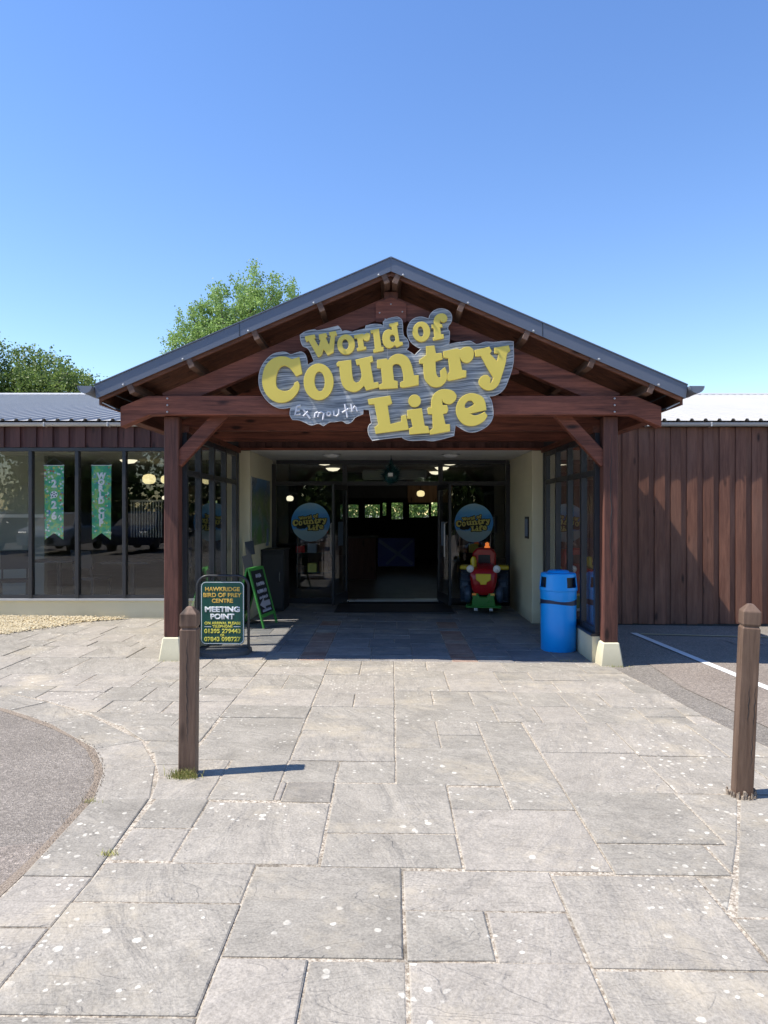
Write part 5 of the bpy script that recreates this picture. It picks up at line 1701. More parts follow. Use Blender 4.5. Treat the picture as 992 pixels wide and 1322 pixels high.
# ================================================================ blue litter bin
bx, by = 1.975, 8.38
bg_ = gz(bx)
bn = thing('litter_bin', 'blue round plastic litter bin with domed lid in the porch corner', 'litter bin', (bx, by, bg_))
r0 = .212
MB().lathe([(r0 * .93, .0), (r0 * .96, .01), (r0 * .97, .30), (r0 * .98, .555), (r0 * .975, .60)], (bx, by, bg_), 48).build('body', 'bin', bn, smooth=True)
# wavy navy band
nb = 72
mb = MB()
for i in range(nb):
    a = 2 * math.pi * i / nb
    zc = .575 + .010 * math.sin(a * 2 + .6)
    hh = .026 + .010 * math.cos(a * 2 + .4)
    for z in (zc - hh, zc + hh):
        mb.v.append((bx + (r0 * .985) * math.cos(a), by + (r0 * .985) * math.sin(a), bg_ + z))
for i in range(nb):
    j = (i + 1) % nb
    mb.f.append((2 * i, 2 * j, 2 * j + 1, 2 * i + 1))
mb.build('wavy_band', 'bin_band', bn, smooth=True)
MB().lathe([(r0 * .985, .602), (r0 * .99, .605), (r0 * .995, .70), (r0 * 1.035, .705), (r0 * 1.04, .715)], (bx, by, bg_), 48).build('collar', 'bin', bn, smooth=True)
# hood with four openings
hood = MB()
z0, z1, z2, z3 = .716, .745, .865, .895
opens = [(-76, -24), (44, 96), (164, 216)]
def is_open(a):
    a = math.degrees(a) % 360
    return any((lo_ % 360) <= a <= (hi_ % 360) if (lo_ % 360) < (hi_ % 360) else (a >= lo_ % 360 or a <= hi_ % 360) for lo_, hi_ in opens)
nn = 90
rr = lambda z: r0 * (1.04 - (z - z0) * .45)
for ri, ro_ in ((0, 0), (1, -.012)):
    k = len(hood.v)
    zs = [z0, z1, z2, z3]
    for z in zs:
        for i in range(nn):
            a = 2 * math.pi * i / nn
            hood.v.append((bx + (rr(z) + ro_) * math.cos(a), by + (rr(z) + ro_) * math.sin(a), bg_ + z))
    for j in range(3):
        for i in range(nn):
            if j == 1 and is_open(2 * math.pi * (i + .5) / nn): continue
            a_, b_, c_, d_ = k + j * nn + i, k + j * nn + (i + 1) % nn, k + (j + 1) * nn + (i + 1) % nn, k + (j + 1) * nn + i
            hood.f.append((a_, b_, c_, d_) if ri == 0 else (d_, c_, b_, a_))
# opening sides
for i in range(nn):
    a0_, a1_ = is_open(2 * math.pi * (i - .5) / nn), is_open(2 * math.pi * (i + .5) / nn)
    if a0_ != a1_:
        o_, n_ = nn + i, 2 * nn + i
        hood.f.append((o_, n_, n_ + 4 * nn, o_ + 4 * nn))
    if a1_:
        i2 = (i + 1) % nn
        hood.f.append((nn + i, nn + i2, 5 * nn + i2, 5 * nn + i))
        hood.f.append((2 * nn + i, 2 * nn + i2, 6 * nn + i2, 6 * nn + i))
hood.build('hood', 'bin', bn)
MB().lathe([(rr(z3), z3), (r0 * .93, z3 + .012), (r0 * .62, z3 + .018), (r0 * .56, z3 + .036), (r0 * .50, z3 + .043), (.001, z3 + .046)], (bx, by, bg_), 48).build('lid', 'bin', bn, smooth=True)
MB().lathe([(r0 * .8, .62), (r0 * .8, .90), (.001, .90)], (bx, by, bg_), 24).build('liner', 'black', bn)

# ================================================================ round window stickers
m, t, b = new_mat('sky_and_water_print', 0.3)
v = coords(t, per_object=False)
sp = N(t, 'ShaderNodeSeparateXYZ'); t.links.new(v, sp.inputs[0])
zz = mth(t, 'ADD', mth(t, 'MULTIPLY', sp.outputs[2], 1.35), .5)
zz = mth(t, 'ADD', zz, mth(t, 'MULTIPLY', mth(t, 'SUBTRACT', noise(t, coords(t, (1, 1, 3), per_object=False), 5, 4), .5), .2))
c = ramp(t, zz, [(.05, (0.22, 0.38, 0.48)), (.30, (0.28, 0.46, 0.55)), (.36, (0.04, 0.28, 0.70)), (.62, (0.03, 0.28, 0.75)), (.78, (0.12, 0.45, 0.85)), (1, (0.40, 0.62, 0.75))])
t.links.new(c, b.inputs['Base Color'])
M['sticker'] = m
M['sticker_dark'] = flat('dark_green_print', (0.005, 0.012, 0.008), .7)
M['sticker_yellow'] = flat('muted_yellow_print', (0.62, 0.58, 0.15), .5)


def sticker(cx, cz, label):
    y = EY + .028
    t_ = thing('window_sticker', label, 'window sticker', (cx, y, cz), 'round blue stickers on the entrance glass')
    curve_mesh('disc', [ell_loop(cx, cz, .335, .335, 0, 48)], .002, 'sticker', t_, y, 0, (cx, 0, cz))
    k_ = .23
    ox, oz = .02, 2.9
    f_ = lambda p: (cx + (p[0] - ox) * k_, cz - .03 + (p[1] - oz) * k_)
    mid = (cx, 0, cz)
    curve_mesh('dark_backing', [[f_(p) for p in smooth_loop(BRD, 50, 1)]], .0015, 'sticker_dark', t_, y - .002, 0, mid)
    cu = bpy.data.curves.new('lettering', 'CURVE')
    cu.dimensions = '2D'; cu.fill_mode = 'BOTH'; cu.extrude = .0006
    def addl(lp):
        s_p = cu.splines.new('POLY'); s_p.points.add(len(lp) - 1)
        for p, q_ in zip(s_p.points, lp):
            x, z = f_(q_)
            p.co = (x - cx, z - cz, 0, 1)
        s_p.use_cyclic_u = True
    for kk, pts in LET.items():
        addl(smooth_loop(pts, 42, 2))
        if kk in HOL: addl(HOL[kk])
    addl(ell_loop(*ELL['dh'][0][:5], n=12))
    for kk in ('o', 'o2', 'o3'):
        addl(ell_loop(*ELL[kk][0], n=16)); addl(ell_loop(*ELL[kk][1], n=12))
    addl(ell_loop(*ELL['dot'][0], n=14))
    _conv(cu, 'lettering', 'sticker_yellow', t_, (cx, y - .004, cz))


sticker(-1.395, 1.425, 'round blue window sticker left of the open doors')
sticker(1.44, 1.41, 'round blue window sticker right of the doors, above the red tractor')

# ================================================================ banners inside the windows
m, t, b = new_mat('busy_green_banner_print', 0.6)
v = coords(t)
n1 = noise(t, v, 11, 3)
c = ramp(t, n1, [(.36, (0.05, 0.36, 0.24)), (.5, (0.10, 0.48, 0.22)), (.60, (0.34, 0.55, 0.12)), (.70, (0.14, 0.42, 0.52))])
vo = N(t, 'ShaderNodeTexVoronoi', Scale=26.0)
t.links.new(v, vo.inputs['Vector'])
se = t.nodes.new('ShaderNodeSeparateColor'); t.links.new(vo.outputs['Color'], se.inputs[0])
spx = N(t, 'ShaderNodeSeparateXYZ'); t.links.new(coords(t, per_object=False), spx.inputs[0])
edge = ramp(t, mth(t, 'ABSOLUTE', spx.outputs[0]), [(.055, (0, 0, 0)), (.085, (1, 1, 1))])
on = mth(t, 'MULTIPLY', mth(t, 'LESS_THAN', vo.outputs['Distance'], .42), mth(t, 'GREATER_THAN', mth(t, 'ADD', se.outputs[1], mth(t, 'MULTIPLY', edge, .42)), .82))
pal = ramp(t, se.outputs[0], [(0, (0.5, 0.12, 0.10)), (.16, (0.6, 0.5, 0.12)), (.34, (0.70, 0.72, 0.70)), (.55, (0.08, 0.2, 0.5)), (.7, (0.25, 0.5, 0.6)), (.85, (0.7, 0.7, 0.74))], 'CONSTANT')
c = mixc(t, on, c, pal)
t.links.new(c, b.inputs['Base Color'])
b.inputs['Transmission Weight'].default_value = 0
M['banner'] = m
M['banner_white'] = flat('lilac_white_print', (0.88, 0.88, 0.96), .6)


def banner(cx, label, items):
    y = 10.50
    z1, z0 = 2.285, 1.19
    t_ = thing('banner', label, 'banner', (cx, y, z1), 'swallow-tailed banners in the window')
    o = curve_mesh('cloth', [[(cx - .145, z1), (cx + .145, z1), (cx + .138, z0), (cx, z0 + .10), (cx - .138, z0)]], .002, 'banner', t_, y, 0, (cx, 0, (z0 + z1) / 2))
    MB().tube([(cx - .155, y, z1 + .004), (cx + .155, y, z1 + .004)], .006, 8).build('rod', 'white', t_)
    MB().tube([(cx - .15, y, z1 + .004), (cx, y, z1 + .12), (cx + .15, y, z1 + .004)], .0015, 4).build('string', 'white', t_)
    for txt, z, size in items:
        if txt == 'ball':
            curve_mesh('football', [ell_loop(cx, z, .052, .052, 0, 20)], .0016, 'banner_white', t_, y - .0022, 0, (cx, 0, z))
            for q in range(6):
                a = q * R(72) + .3
                rr_ = .034 if q < 5 else 0
                curve_mesh('patch', [ell_loop(cx + rr_ * math.cos(a), z + rr_ * math.sin(a), .0125, .0125, 0, 5)], .0012, 'navy', t_, y - .004, 0, (cx, 0, z))
        else:
            text_mesh('lettering', txt, size, 'banner_white', t_, (cx, y - .0025, z), .0012, .0085)


banner(-4.98, 'green banner with the number 2026 down it, left of the two in the window', [('2', 2.015, .15), ('ball', 1.86, 0), ('2', 1.70, .15), ('6', 1.54, .15)])
zz_ = 2.13
its = []
for ch in 'WORLD':
    its.append((ch, zz_, .115)); zz_ -= .092
zz_ -= .055
for ch in 'CUP':
    its.append((ch, zz_, .115)); zz_ -= .092
banner(-4.28, 'green banner with WORLD CUP in white letters, right of the two in the window', its)

# ================================================================ ornament hanging in the recess
oy = 11.3
orn = thing('hanging_ornament', 'dark teal tinsel ball with a small white card hanging from the recess ceiling', 'ornament', (0, oy, 2.5))
MB().tube([(0, oy, 2.5), (0, oy, 2.30)], .006, 6).build('chain', 'black', orn)
MB().lathe([(.001, .115), (.06, .10), (.10, .055), (.118, 0), (.10, -.06), (.05, -.105), (.001, -.115)], (0, oy, 2.17), 16).build('ball', 'teal', orn, smooth=True)
tn = MB()
rg = random.Random(21)
for _ in range(520):
    d = Vector((rg.gauss(0, 1), rg.gauss(0, 1), rg.gauss(0, .7))).normalized()
    c0 = Vector((0, oy, 2.19)) + d * .10
    tip = Vector((0, oy, 2.18)) + d * rg.uniform(.14, .21)
    sd_ = d.cross(Vector((rg.random(), rg.random(), 1))).normalized() * .006
    tn.add([tuple(c0 - sd_), tuple(c0 + sd_), tuple(tip)], [(0, 1, 2)])
for _ in range(160):
    z = rg.uniform(2.28, 2.44)
    a = rg.uniform(0, 6.28)
    r_ = .02 + (2.44 - z) * .42
    tn.add([(0, oy, z), (.01, oy, z + .02), (math.cos(a) * r_, oy + math.sin(a) * r_, z - .01)], [(0, 1, 2)])
tn.build('tinsel', 'teal', orn)
MB().box(-.045, .03, oy - .145, oy - .141, 2.16, 2.215).build('card', 'white', orn)

# ================================================================ red tractor ride
tx, ty = 1.50, 11.45
tr = thing('tractor_ride', "small red and yellow children's tractor ride beside the right window of the entrance", 'kiddie ride', (0, 0, 0))
def tp(mbx, nm, mt_, **k):
    o = mbx.build(nm, mt_, None, loc=(0, 0, 0), **k)
    o.parent = tr
    return o
# hood: rounded, narrowing down
hd = MB()
secs = [(-.41, .12, .21, .36, .64), (-.36, .185, .25, .30, .74), (-.10, .20, .26, .30, .80), (.10, .20, .26, .30, .82)]
rings = []
for y, wb, wt, zb, zt in secs:
    ring = []
    for i in range(20):
        a = 2 * math.pi * i / 20
        cx_, sz_ = math.cos(a), math.sin(a)
        e = .6
        ux = abs(cx_) ** e * (1 if cx_ > 0 else -1)
        uz = abs(sz_) ** e * (1 if sz_ > 0 else -1)
        w_ = wb + (wt - wb) * (uz + 1) / 2
        ring.append((ux * w_, y, (zb + zt) / 2 + uz * (zt - zb) / 2))
    rings.append(ring)
hd.v = [p for r_ in rings for p in r_]
for j in range(len(rings) - 1):
    for i in range(20): hd.f.append((20 * j + i, 20 * j + (i + 1) % 20, 20 * j + 20 + (i + 1) % 20, 20 * j + 20 + i))
hd.f.append(tuple(range(20))[::-1]); hd.f.append(tuple(range(60, 80)))
tp(hd, 'hood', 'red_gloss', smooth=True)
tp(MB().prism([(-.13, .66), (.13, .66), (.125, .56), (.06, .52), (.05, .48), (-.05, .48), (-.06, .52), (-.125, .56)], -.425, -.395, 'y'), 'grille', 'yellow_gloss', bevel=.008)
# cab hoop with window
tp(MB().prism([(-.20, .70), (.20, .70), (.21, .98), (.13, 1.07), (-.13, 1.07), (-.21, .98)], .10, .36, 'y'), 'cab', 'red_gloss', bevel=.03)
tp(MB().prism([(-.11, .80), (.11, .80), (.10, .95), (-.10, .95)], .085, .10, 'y'), 'cab_window', 'black', bevel=.005)
tp(MB().lathe([(.05, 1.07), (.05, 1.09), (.035, 1.10), (.035, 1.15), (.001, 1.17)], (.05, .2, 0), 12), 'beacon', lamp('orange_beacon_glow', (1, .25, .05), .35), smooth=True)
tp(MB().lathe([(.07, .70), (.075, .76), (.05, .80), (.055, .86), (.04, .92), (.001, .94)], (-.18, -.12, 0), 14), 'funnel', 'yellow_gloss', smooth=True)
for s in (-1, 1):
    hl = tp(MB().lathe([(.062, .03), (.062, -.02), (.045, -.04), (.001, -.048)], (s * .225, -.36, .74), 18, 'y'), 'headlight', 'white', smooth=True)
    o = MB().lathe([(.025, -.040), (.02, -.054), (.001, -.056)], (s * .225, -.36, .725), 12, 'y').build('bulb', 'steel', None, loc=(0, 0, 0)); o.parent = hl
    tp(MB().lathe([(.05, -.05), (.13, -.055), (.15, -.03), (.15, .03), (.13, .055), (.05, .05)], (s * .27, -.22, .30), 20, 'x'), 'front_wheel', 'tyre', smooth=True)
    rw_ = MB().lathe([(.08, -.08), (.24, -.085), (.27, -.05), (.27, .05), (.24, .085), (.08, .08)], (s * .33, .26, .40), 24, 'x')
    for k in range(14):
        a = 2 * math.pi * k / 14
        rw_.bar((s * .33 - .085, .26 + .275 * math.cos(a), .40 + .275 * math.sin(a)), (s * .33 + .085, .26 + .275 * math.cos(a), .40 + .275 * math.sin(a)), .03, .025, (0, math.cos(a), math.sin(a)))
    tp(rw_, 'rear_wheel', 'tyre')
    tp(MB().box(s * .33 - .10, s * .33 + .10, .08, .44, .69, .76), 'mudguard', 'yellow_gloss', bevel=.02)
    tp(MB().lathe([(.02, -.03), (.045, -.03), (.045, .03), (.02, .03)], (s * .13, -.36, .075), 14, 'x'), 'castor', 'white')
tp(MB().prism([(-.20, .12), (.20, .12), (.18, .27), (.17, .33), (.09, .33), (.06, .27), (-.06, .27), (-.09, .33), (-.17, .33), (-.18, .27)], -.42, -.30, 'y'), 'bumper', 'green_gloss', bevel=.01)
tp(MB().box(-.30, .30, -.44, .50, .09, .125), 'base_plate', 'green_gloss', bevel=.01)
tp(MB().box(-.19, -.12, -.424, -.41, .30, .335), 'marker_light', lamp('dull_orange', (.7, .25, .04), .05))
tp(MB().box(.12, .19, -.424, -.41, .30, .335), 'marker_light', 'sgold')
tp(MB().box(-.17, .17, -.05, .42, .125, .34), 'chassis', 'tyre')
tr.scale = (.92, .92, .93)
tr.location = (tx, ty, .02)
tr.rotation_euler = (0, 0, R(-9))

# ================================================================ a few things inside, seen through the glass
def chair(x, y, rz, label):
    t_ = thing('chair', label, 'chair', (0, 0, 0), 'dark chairs inside')
    for nm, mb in [('seat', MB().box(-.22, .22, -.22, .22, .43, .47)), ('backrest', MB().bar((0, .21, .62), (0, .26, .92), .42, .03, (0, 1, 0)))] + \
                  [('leg', MB().bar((sx * .19, sy * .19, .0), (sx * .19, sy * .19, .43), .03, .03, (0, 1, 0))) for sx in (-1, 1) for sy in (-1, 1)] + \
                  [('upright', MB().bar((sx * .18, .20, .47), (sx * .18, .235, .65), .025, .025, (0, 1, 0))) for sx in (-1, 1)]:
        o = mb.build(nm, 'dark', None, loc=(0, 0, 0)); o.parent = t_
    t_.location = (x, y, .05); t_.rotation_euler = (0, 0, R(rz))
    return t_


chair(-6.05, 11.4, 25, 'dark chair behind the leftmost window pane')
chair(-5.0, 11.9, 160, 'dark chair under the number banner')
chair(-3.6, 12.0, 200, 'dark chair behind the pane beside the porch post')


def table(x, y, label):
    t_ = thing('table', label, 'table', (0, 0, 0), 'small tables inside')
    for nm, mt_, mb in (('table_top', 'dark', MB().box(-.38, .38, -.38, .38, .72, .75)), ('pedestal', 'black', MB().box(-.03, .03, -.03, .03, .04, .72)), ('foot', 'black', MB().box(-.25, .25, -.25, .25, 0, .04))):
        o = mb.build(nm, mt_, None, loc=(0, 0, 0)); o.parent = t_
    t_.location = (x, y, .05)


table(-4.25, 11.7, 'small dark square table behind the WORLD CUP banner')
table(-5.6, 12.0, 'small dark square table left of the number banner')
M['goods'] = wood('goods', (.05, .03, .03), (.25, .12, .08), 'x', tn=(.5, 1.6))
for sx_r, lb in ((-1.55, 'left'), (1.75, 'right')):
    rk = thing('display_rack', 'dark rack of goods inside the %s-hand glass of the entrance' % lb, 'display rack', (sx_r, 14.6, .05))
    for z in (.35, .75, 1.15): MB().box(sx_r - .38, sx_r + .38, 14.45, 14.75, z, z + .02).build('shelf', 'frame', rk)
    for x in (sx_r - .37, sx_r + .35): MB().box(x, x + .02, 14.45, 14.75, .05, 1.5).build('upright', 'frame', rk)
    for i in range(9):
        x = sx_r - .30 + .24 * (i % 3); z = .371 + .4 * (i // 3)
        h = .14 + .04 * ((i * 7) % 3)
        o = MB().box(x - .09, x + .09, 14.48, 14.66, z, z + h).build('carton', ['goods', 'tan', 'pale_blue', 'sticker_yellow', 'red_gloss'][(i * 3 + int(sx_r > 0)) % 5], None, loc=(x, 14.57, z))
        tag(o, '%s box, %s on the %s shelf inside the %s entrance glass' % (['reddish brown', 'tan', 'pale blue', 'yellow', 'red'][(i * 3 + int(sx_r > 0)) % 5], ['leftmost', 'middle one', 'rightmost'][i % 3], ['bottom', 'middle', 'top'][i // 3], lb), 'box', 'boxed goods on the entrance racks')
sw = thing('slatted_screen', 'pale upright slatted screen inside behind the last two window panes', 'screen', (-4.9, 14.0, .05))
MB().box(-5.14, -4.5, 14.0, 14.03, 1.80, 1.84).build('rail', 'gutter', sw)
for i in range(12):
    MB().box(-5.13 + i * .054, -5.13 + i * .054 + .022, 14.0, 14.02, 1.1, 1.80).build('slat', 'gutter', sw)
fl = thing('display_cloth', 'navy cloth with a pale diagonal cross hanging inside the doorway', 'flag', (.12, 15.0, .9))
MB().box(-.28, .50, 15.0, 15.01, .45, 1.05).build('cloth', 'navy', fl)
M['dim_blue'] = flat('dim_blue_grey_fabric', (.06, .075, .13), .8)
MB().bar((-.26, 14.996, 1.0), (.46, 14.996, .5), .003, .07, (0, 0, 1)).build('stripe', 'dim_blue', fl)
MB().bar((.46, 14.99, 1.0), (-.1, 14.99, .5), .003, .05, (0, 0, 1)).build('stripe', 'dim_blue', fl)
ct = thing('counter', 'dark counter running across inside the doorway', 'counter', (0, 16.5, .05))
MB().box(-1.9, -.35, 16.3, 16.8, .05, 1.0).build('front', 'board_dark', ct)
MB().box(-1.95, -.30, 16.25, 16.85, 1.002, 1.04).build('counter_top', 'dark', ct)
ph_ = thing('aircon_unit', 'pale long wall unit under the ceiling above the doors inside', 'air conditioner', (.1, 13.4, 2.3))
MB().box(-.55, .70, 13.6, 13.85, 2.22, 2.42).build('casing', 'int_wall', ph_, bevel=.03)

# ================================================================ trees
m, t, b = new_mat('leaves', 0.55, 0, 0.4)
M['leaf'] = m


def leaf_mat(name, dark, mid, light):
    m = bpy.data.materials.new(name)
    m.use_nodes = True
    t = m.node_tree
    b = t.nodes['Principled BSDF']
    b.inputs['Roughness'].default_value = .5
    wv = coords(t, world=True)
    c = ramp(t, noise(t, wv, 3.5, 3), [(.3, dark), (.5, mid), (.72, light)])
    c = mixc(t, .6, c, ramp(t, noise(t, wv, 22, 2, .8), [(.3, (.25, .25, .25)), (.7, (.8, .8, .8))]), 'OVERLAY')
    t.links.new(c, b.inputs['Base Color'])
    tl = t.nodes.new('ShaderNodeBsdfTranslucent')
    t.links.new(c, tl.inputs[0])
    mx_ = t.nodes.new('ShaderNodeMixShader')
    mx_.inputs[0].default_value = .48
    o = t.nodes['Material Output']
    t.links.new(b.outputs[0], mx_.inputs[1])
    t.links.new(tl.outputs[0], mx_.inputs[2])
    t.links.new(mx_.outputs[0], o.inputs[0])
    M[name] = m


leaf_mat('leaf_pale', (0.14, 0.21, 0.055), (0.22, 0.34, 0.09), (0.36, 0.50, 0.18))
leaf_mat('leaf_dark', (0.055, 0.10, 0.025), (0.13, 0.20, 0.048), (0.29, 0.36, 0.11))
M['bark'] = flat('grey_bark', (0.14, 0.12, 0.10), .9, 0, .3, 12, .02)


def tree(name, label, loc, blobs, leaves, lsize, mat, trunk_h, seed, group=None, cl=None, detail=True):
    """trunk, limbs to each leafy mass, and a crown of small leaves; blobs: (x,y,z,rx,ry,rz)"""
    rs_ = np.random.RandomState(seed)
    t_ = thing(name, label, 'tree', loc, group)
    bl = np.array(blobs, float)
    vol = bl[:, 3] * bl[:, 4] * bl[:, 5]
    pk = rs_.choice(len(bl), size=leaves // 26, p=vol / vol.sum())
    # twig centres, mostly near the outside of each mass
    d = rs_.normal(size=(len(pk), 3)); d /= np.linalg.norm(d, axis=1)[:, None]
    rad = rs_.uniform(.35, 1.0, len(pk)) ** .5
    rad *= 1 + .16 * rs_.normal(size=len(pk)) * (rad > .85)
    tw = bl[pk, :3] + d * rad[:, None] * bl[pk, 3:6]
    cen = np.repeat(tw, 26, axis=0)
    n_ = len(cen)
    cen = cen + rs_.normal(size=(n_, 3)) * (cl or lsize * 1.9)
    a = rs_.normal(size=(n_, 3)); a /= np.linalg.norm(a, axis=1)[:, None]
    r2 = rs_.normal(size=(n_, 3))
    u = np.cross(a, r2); u /= np.linalg.norm(u, axis=1)[:, None]
    w_ = np.cross(a, u)
    s_ = lsize * rs_.uniform(.6, 1.25, (n_, 1))
    vs = np.stack([cen - u * s_ * .5, cen + w_ * s_ * .38, cen + u * s_ * .5, cen - w_ * s_ * .38], 1).reshape(-1, 3)
    me = bpy.data.meshes.new('crown')
    me.vertices.add(len(vs)); me.vertices.foreach_set('co', vs.ravel())
    me.loops.add(n_ * 4); me.loops.foreach_set('vertex_index', np.arange(n_ * 4))
    me.polygons.add(n_); me.polygons.foreach_set('loop_start', np.arange(0, n_ * 4, 4)); me.polygons.foreach_set('loop_total', np.full(n_, 4))
    me.update(); me.validate()
    me.materials.append(M[mat])
    o = bpy.data.objects.new('crown', me); C.objects.link(o); o.parent = t_
    mb = MB()
    mb.tube([(0, 0, -.5), (.05, 0, trunk_h * .5), (0, .05, trunk_h), (.05, 0, trunk_h * 1.35)], [.28, .22, .17, .08], 9)
    if detail:
        for q in bl:
            e = Vector(q[:3]); s0 = Vector((0, 0, trunk_h * (.75 + .4 * rs_.rand())))
            mid_ = (e + s0) / 2 + Vector((0, 0, -.3))
            mb.tube([s0, mid_, e], [.10, .065, .03], 6)
    o = mb.build('trunk', 'bark', None, smooth=True, loc=(0, 0, 0)); o.parent = t_
    return t_


# the airy tree rising behind the porch roof
def P2(px_, py_, d): return ((px_ - 505) * d / 917, 1.6 + (661 - py_) * d / 917)
D1 = 30.0
bx0, _ = P2(300, 400, D1)
blobs = []
for px_, py_, rw_, rh_ in ((308, 372, 10, 27), (322, 378, 9, 20), (334, 370, 9, 26), (345, 380, 8, 18), (355, 378, 9, 27), (376, 386, 9, 24), (389, 402, 7, 16), (275, 392, 10, 28), (290, 392, 10, 22), (256, 412, 9, 27),
                           (265, 410, 10, 22), (239, 430, 9, 22), (228, 447, 9, 14), (218, 458, 5, 8), (300, 415, 26, 28), (335, 410, 26, 28), (360, 425, 24, 26), (275, 435, 28, 22), (250, 455, 26, 18), (300, 450, 50, 32), (330, 480, 70, 40), (246, 398, 3, 6)):
    x, z = P2(px_, py_, D1)
    k_ = D1 / 917
    blobs.append((x - bx0, rnd.uniform(-1, 1), z, rw_ * k_, max(rw_, rh_) * k_, rh_ * k_))
tree('poplar_tree', 'pale green airy tree rising behind the left slope of the porch roof', (bx0, D1, 0), blobs, 78000, .092, 'leaf_pale', 6.5, 3, cl=.10)
D2 = 34.0
bx1, _ = P2(0, 470, D2)
blobs = []
for px_, py_, rw_, rh_ in ((-12, 462, 34, 22), (25, 462, 24, 20), (60, 475, 26, 20), (90, 490, 22, 16), (112, 498, 18, 14), (124, 500, 14, 12), (100, 486, 16, 13), (20, 495, 60, 26), (70, 505, 45, 18), (-50, 470, 50, 36), (-110, 480, 60, 40), (-10, 540, 90, 40), (75, 535, 50, 20), (2, 442, 8, 10)):
    x, z = P2(px_, py_, D2)
    k_ = D2 / 917
    blobs.append((x - bx1, rnd.uniform(-1, 1), z, rw_ * k_, max(rw_, rh_) * k_, rh_ * k_))
tree('broadleaf_tree', 'dark green spreading tree beyond the left roof', (bx1, D2, 0), blobs, 78000, .125, 'leaf_dark', 5.0, 4, cl=.16)
# hedge trees behind the building, seen through the rear windows
for i, (x, y) in enumerate(((-2.6, 34.2), (.6, 35.0), (3.6, 34.4))):
    tree('garden_shrub', 'sunlit green shrub seen through the rear windows, %s of three' % ['leftmost', 'middle', 'rightmost'][i], (x, y, 0),
         [(0, 0, 1.4, 1.5, 1.1, 1.3), (.6, .2, 2.2, .8, .8, .7), (-.7, -.1, 1.9, .9, .8, .8)], 5200, .16, 'leaf_pale', .8, 30 + i, 'shrubs behind the building', detail=False)
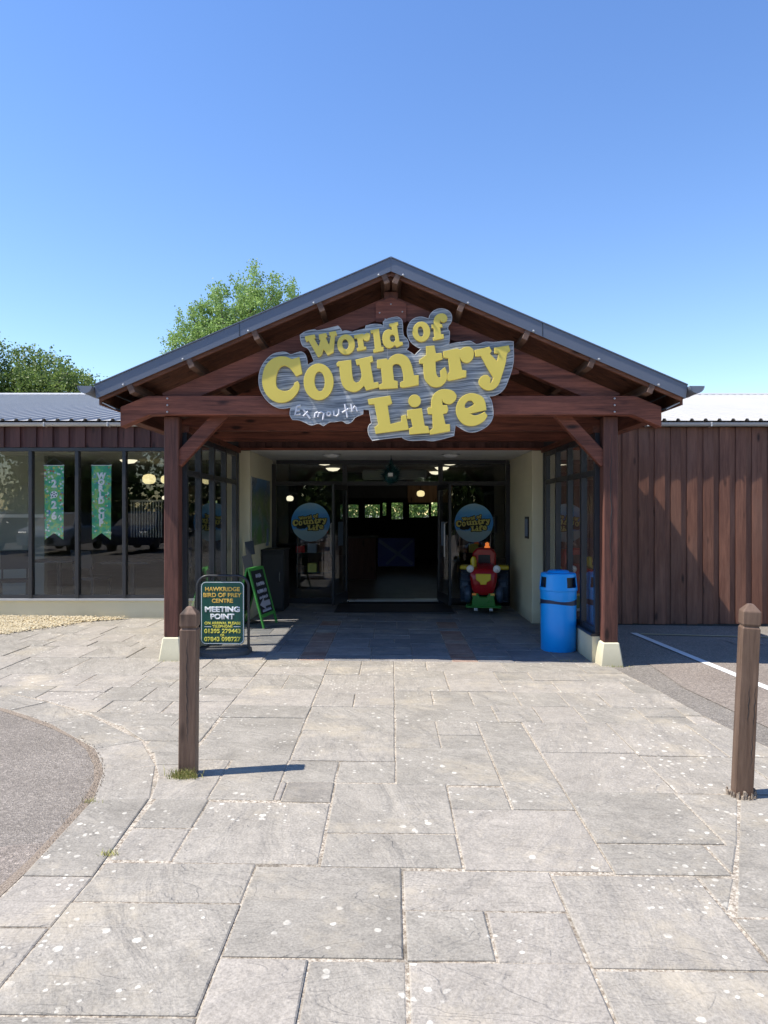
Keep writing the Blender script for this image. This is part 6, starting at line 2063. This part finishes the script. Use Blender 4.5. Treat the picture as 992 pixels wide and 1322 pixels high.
# parked cars and a hedge across the car park: they show in the window glass
def car(x, y, rz, col, label):
    t_ = thing('parked_car', label, 'car', (0, 0, 0), 'cars parked across the car park')
    paint = flat('car_paint', col, .25, .2, .03)
    def cp(mb, nm, mt_, **k):
        o = mb.build(nm, mt_, None, loc=(0, 0, 0), **k); o.parent = t_; return o
    prof = [(-2.1, .28), (-2.12, .62), (-1.95, .86), (-1.1, .98), (1.55, 1.0), (2.0, .92), (2.1, .62), (2.08, .28)]
    body = MB(); secs = []
    for w_ in (-.86, -.80, .80, .86):
        k_ = .96 if abs(w_) > .83 else 1
        secs.append([(w_, p[0] * k_, .28 + (p[1] - .28) * (.93 if abs(w_) > .83 else 1)) for p in prof])
    body.v = [p for q in secs for p in q]; n_ = len(prof)
    for j in range(3):
        for i in range(n_): body.f.append((j * n_ + i, j * n_ + (i + 1) % n_, (j + 1) * n_ + (i + 1) % n_, (j + 1) * n_ + i))
    body.f.append(tuple(range(n_))[::-1]); body.f.append(tuple(range(3 * n_, 4 * n_)))
    cp(body, 'body', paint, bevel=.04)
    cab = [(-1.15, .97), (-.45, 1.42), (.2, 1.48), (1.1, 1.42), (1.75, .99)]
    g_ = MB(); lo_, hi_ = .77, .60
    vs = [(sx * (lo_ if z < 1.1 else hi_), yy, z) for sx in (-1, 1) for yy, z in cab]
    g_.add(vs, [(0, 1, 2, 3, 4), (9, 8, 7, 6, 5)] + [(i, 5 + i, 6 + i, 1 + i) for i in range(4)])
    cp(g_, 'windows', 'black')
    cp(MB().add([(-.58, -.42, 1.435), (.58, -.42, 1.435), (.58, .2, 1.495), (-.58, .2, 1.495), (-.58, 1.05, 1.435), (.58, 1.05, 1.435), (-.58, -.42, 1.41), (.58, -.42, 1.41), (.58, 1.05, 1.41), (-.58, 1.05, 1.41)],
                [(0, 1, 2, 3), (3, 2, 5, 4), (0, 6, 7, 1), (4, 5, 8, 9), (0, 3, 4, 9, 6), (1, 7, 8, 5, 2)]), 'roof', paint)
    for sx in (-1, 1):
        cp(MB().bar((sx * .775, -1.1, 1.0), (sx * .60, -.44, 1.43), .05, .04, (0, 1, 1)), 'pillar', paint)
        cp(MB().bar((sx * .775, 1.6, 1.02), (sx * .60, 1.08, 1.43), .07, .05, (0, 1, 1)), 'pillar', paint)
        cp(MB().box(*sorted((sx * .86, sx * 1.0)), -.95, -.80, .96, 1.08), 'mirror', paint, bevel=.02)
        for yy in (-1.3, 1.3):
            cp(MB().lathe([(.05, -.10), (.20, -.10), (.30, -.09), (.31, 0), (.30, .09), (.20, .10), (.05, .10)], (sx * .78, yy, .31), 18, 'x'), 'wheel', 'black', smooth=True)
        cp(MB().box(sx * .62 - .16, sx * .62 + .16, -2.13, -2.03, .62, .76), 'headlight', 'steel', bevel=.02)
        cp(MB().box(sx * .68 - .12, sx * .68 + .12, 2.02, 2.10, .70, .86), 'tail_light', 'red_gloss', bevel=.02)
    cp(MB().box(-.26, .26, 2.085, 2.11, .48, .59), 'number_plate', 'sgold')
    cp(MB().box(-.45, .45, -2.14, -2.08, .36, .58), 'grille', 'black')
    t_.location = (x, y, gz(x)); t_.rotation_euler = (0, 0, R(rz))


for x, y, rz, col, lb in ((-15.4, -7.0, 182, (.05, .055, .065), 'dark grey parked car, leftmost of the row facing the entrance'), (-12.6, -6.6, 178, (.45, .46, .47), 'silver parked car, second in the row facing the entrance'),
                          (-9.7, -7.2, 180, (.015, .025, .06), 'dark blue parked car, third in the row facing the entrance'), (-6.4, -9.5, 176, (.02, .02, .022), 'black parked car behind the row facing the entrance'),
                          (-3.9, -5.6, 184, (.50, .51, .52), 'pale silver parked car just left of the viewer'), (3.9, -6.0, 178, (.03, .03, .035), 'black parked car to the right of the viewer'),
                          (7.0, -6.6, 181, (.30, .02, .02), 'red parked car, rightmost of the row facing the entrance')):
    car(x, y, rz, col, lb)
# trees round the car park behind the viewer: they show in the window glass
for i, (x, y, h) in enumerate(((-21, -27, 8.5), (-12, -31, 10), (-3, -29, 8.0), (7, -32, 10.5), (16, -28, 9))):
    bs = [(0, 0, h * .6, h * .42, h * .38, h * .33), (h * .25, 0, h * .75, h * .25, h * .25, h * .22), (-h * .27, .5, h * .68, h * .27, h * .25, h * .22), (0, 0, h * .30, h * .48, h * .3, h * .22)]
    bs += [(0, 0, 1.2, h * .62, h * .3, 1.6)]
    tree('car_park_tree', ['tree at the far left of the row across the car park', 'second tree from the left across the car park', 'middle tree of the row across the car park', 'second tree from the right across the car park', 'tree at the far right of the row across the car park'][i],
         (x, y, 0), bs, 10400, .46, 'leaf_dark', h * .4, 50 + i, 'trees across the car park', detail=False)
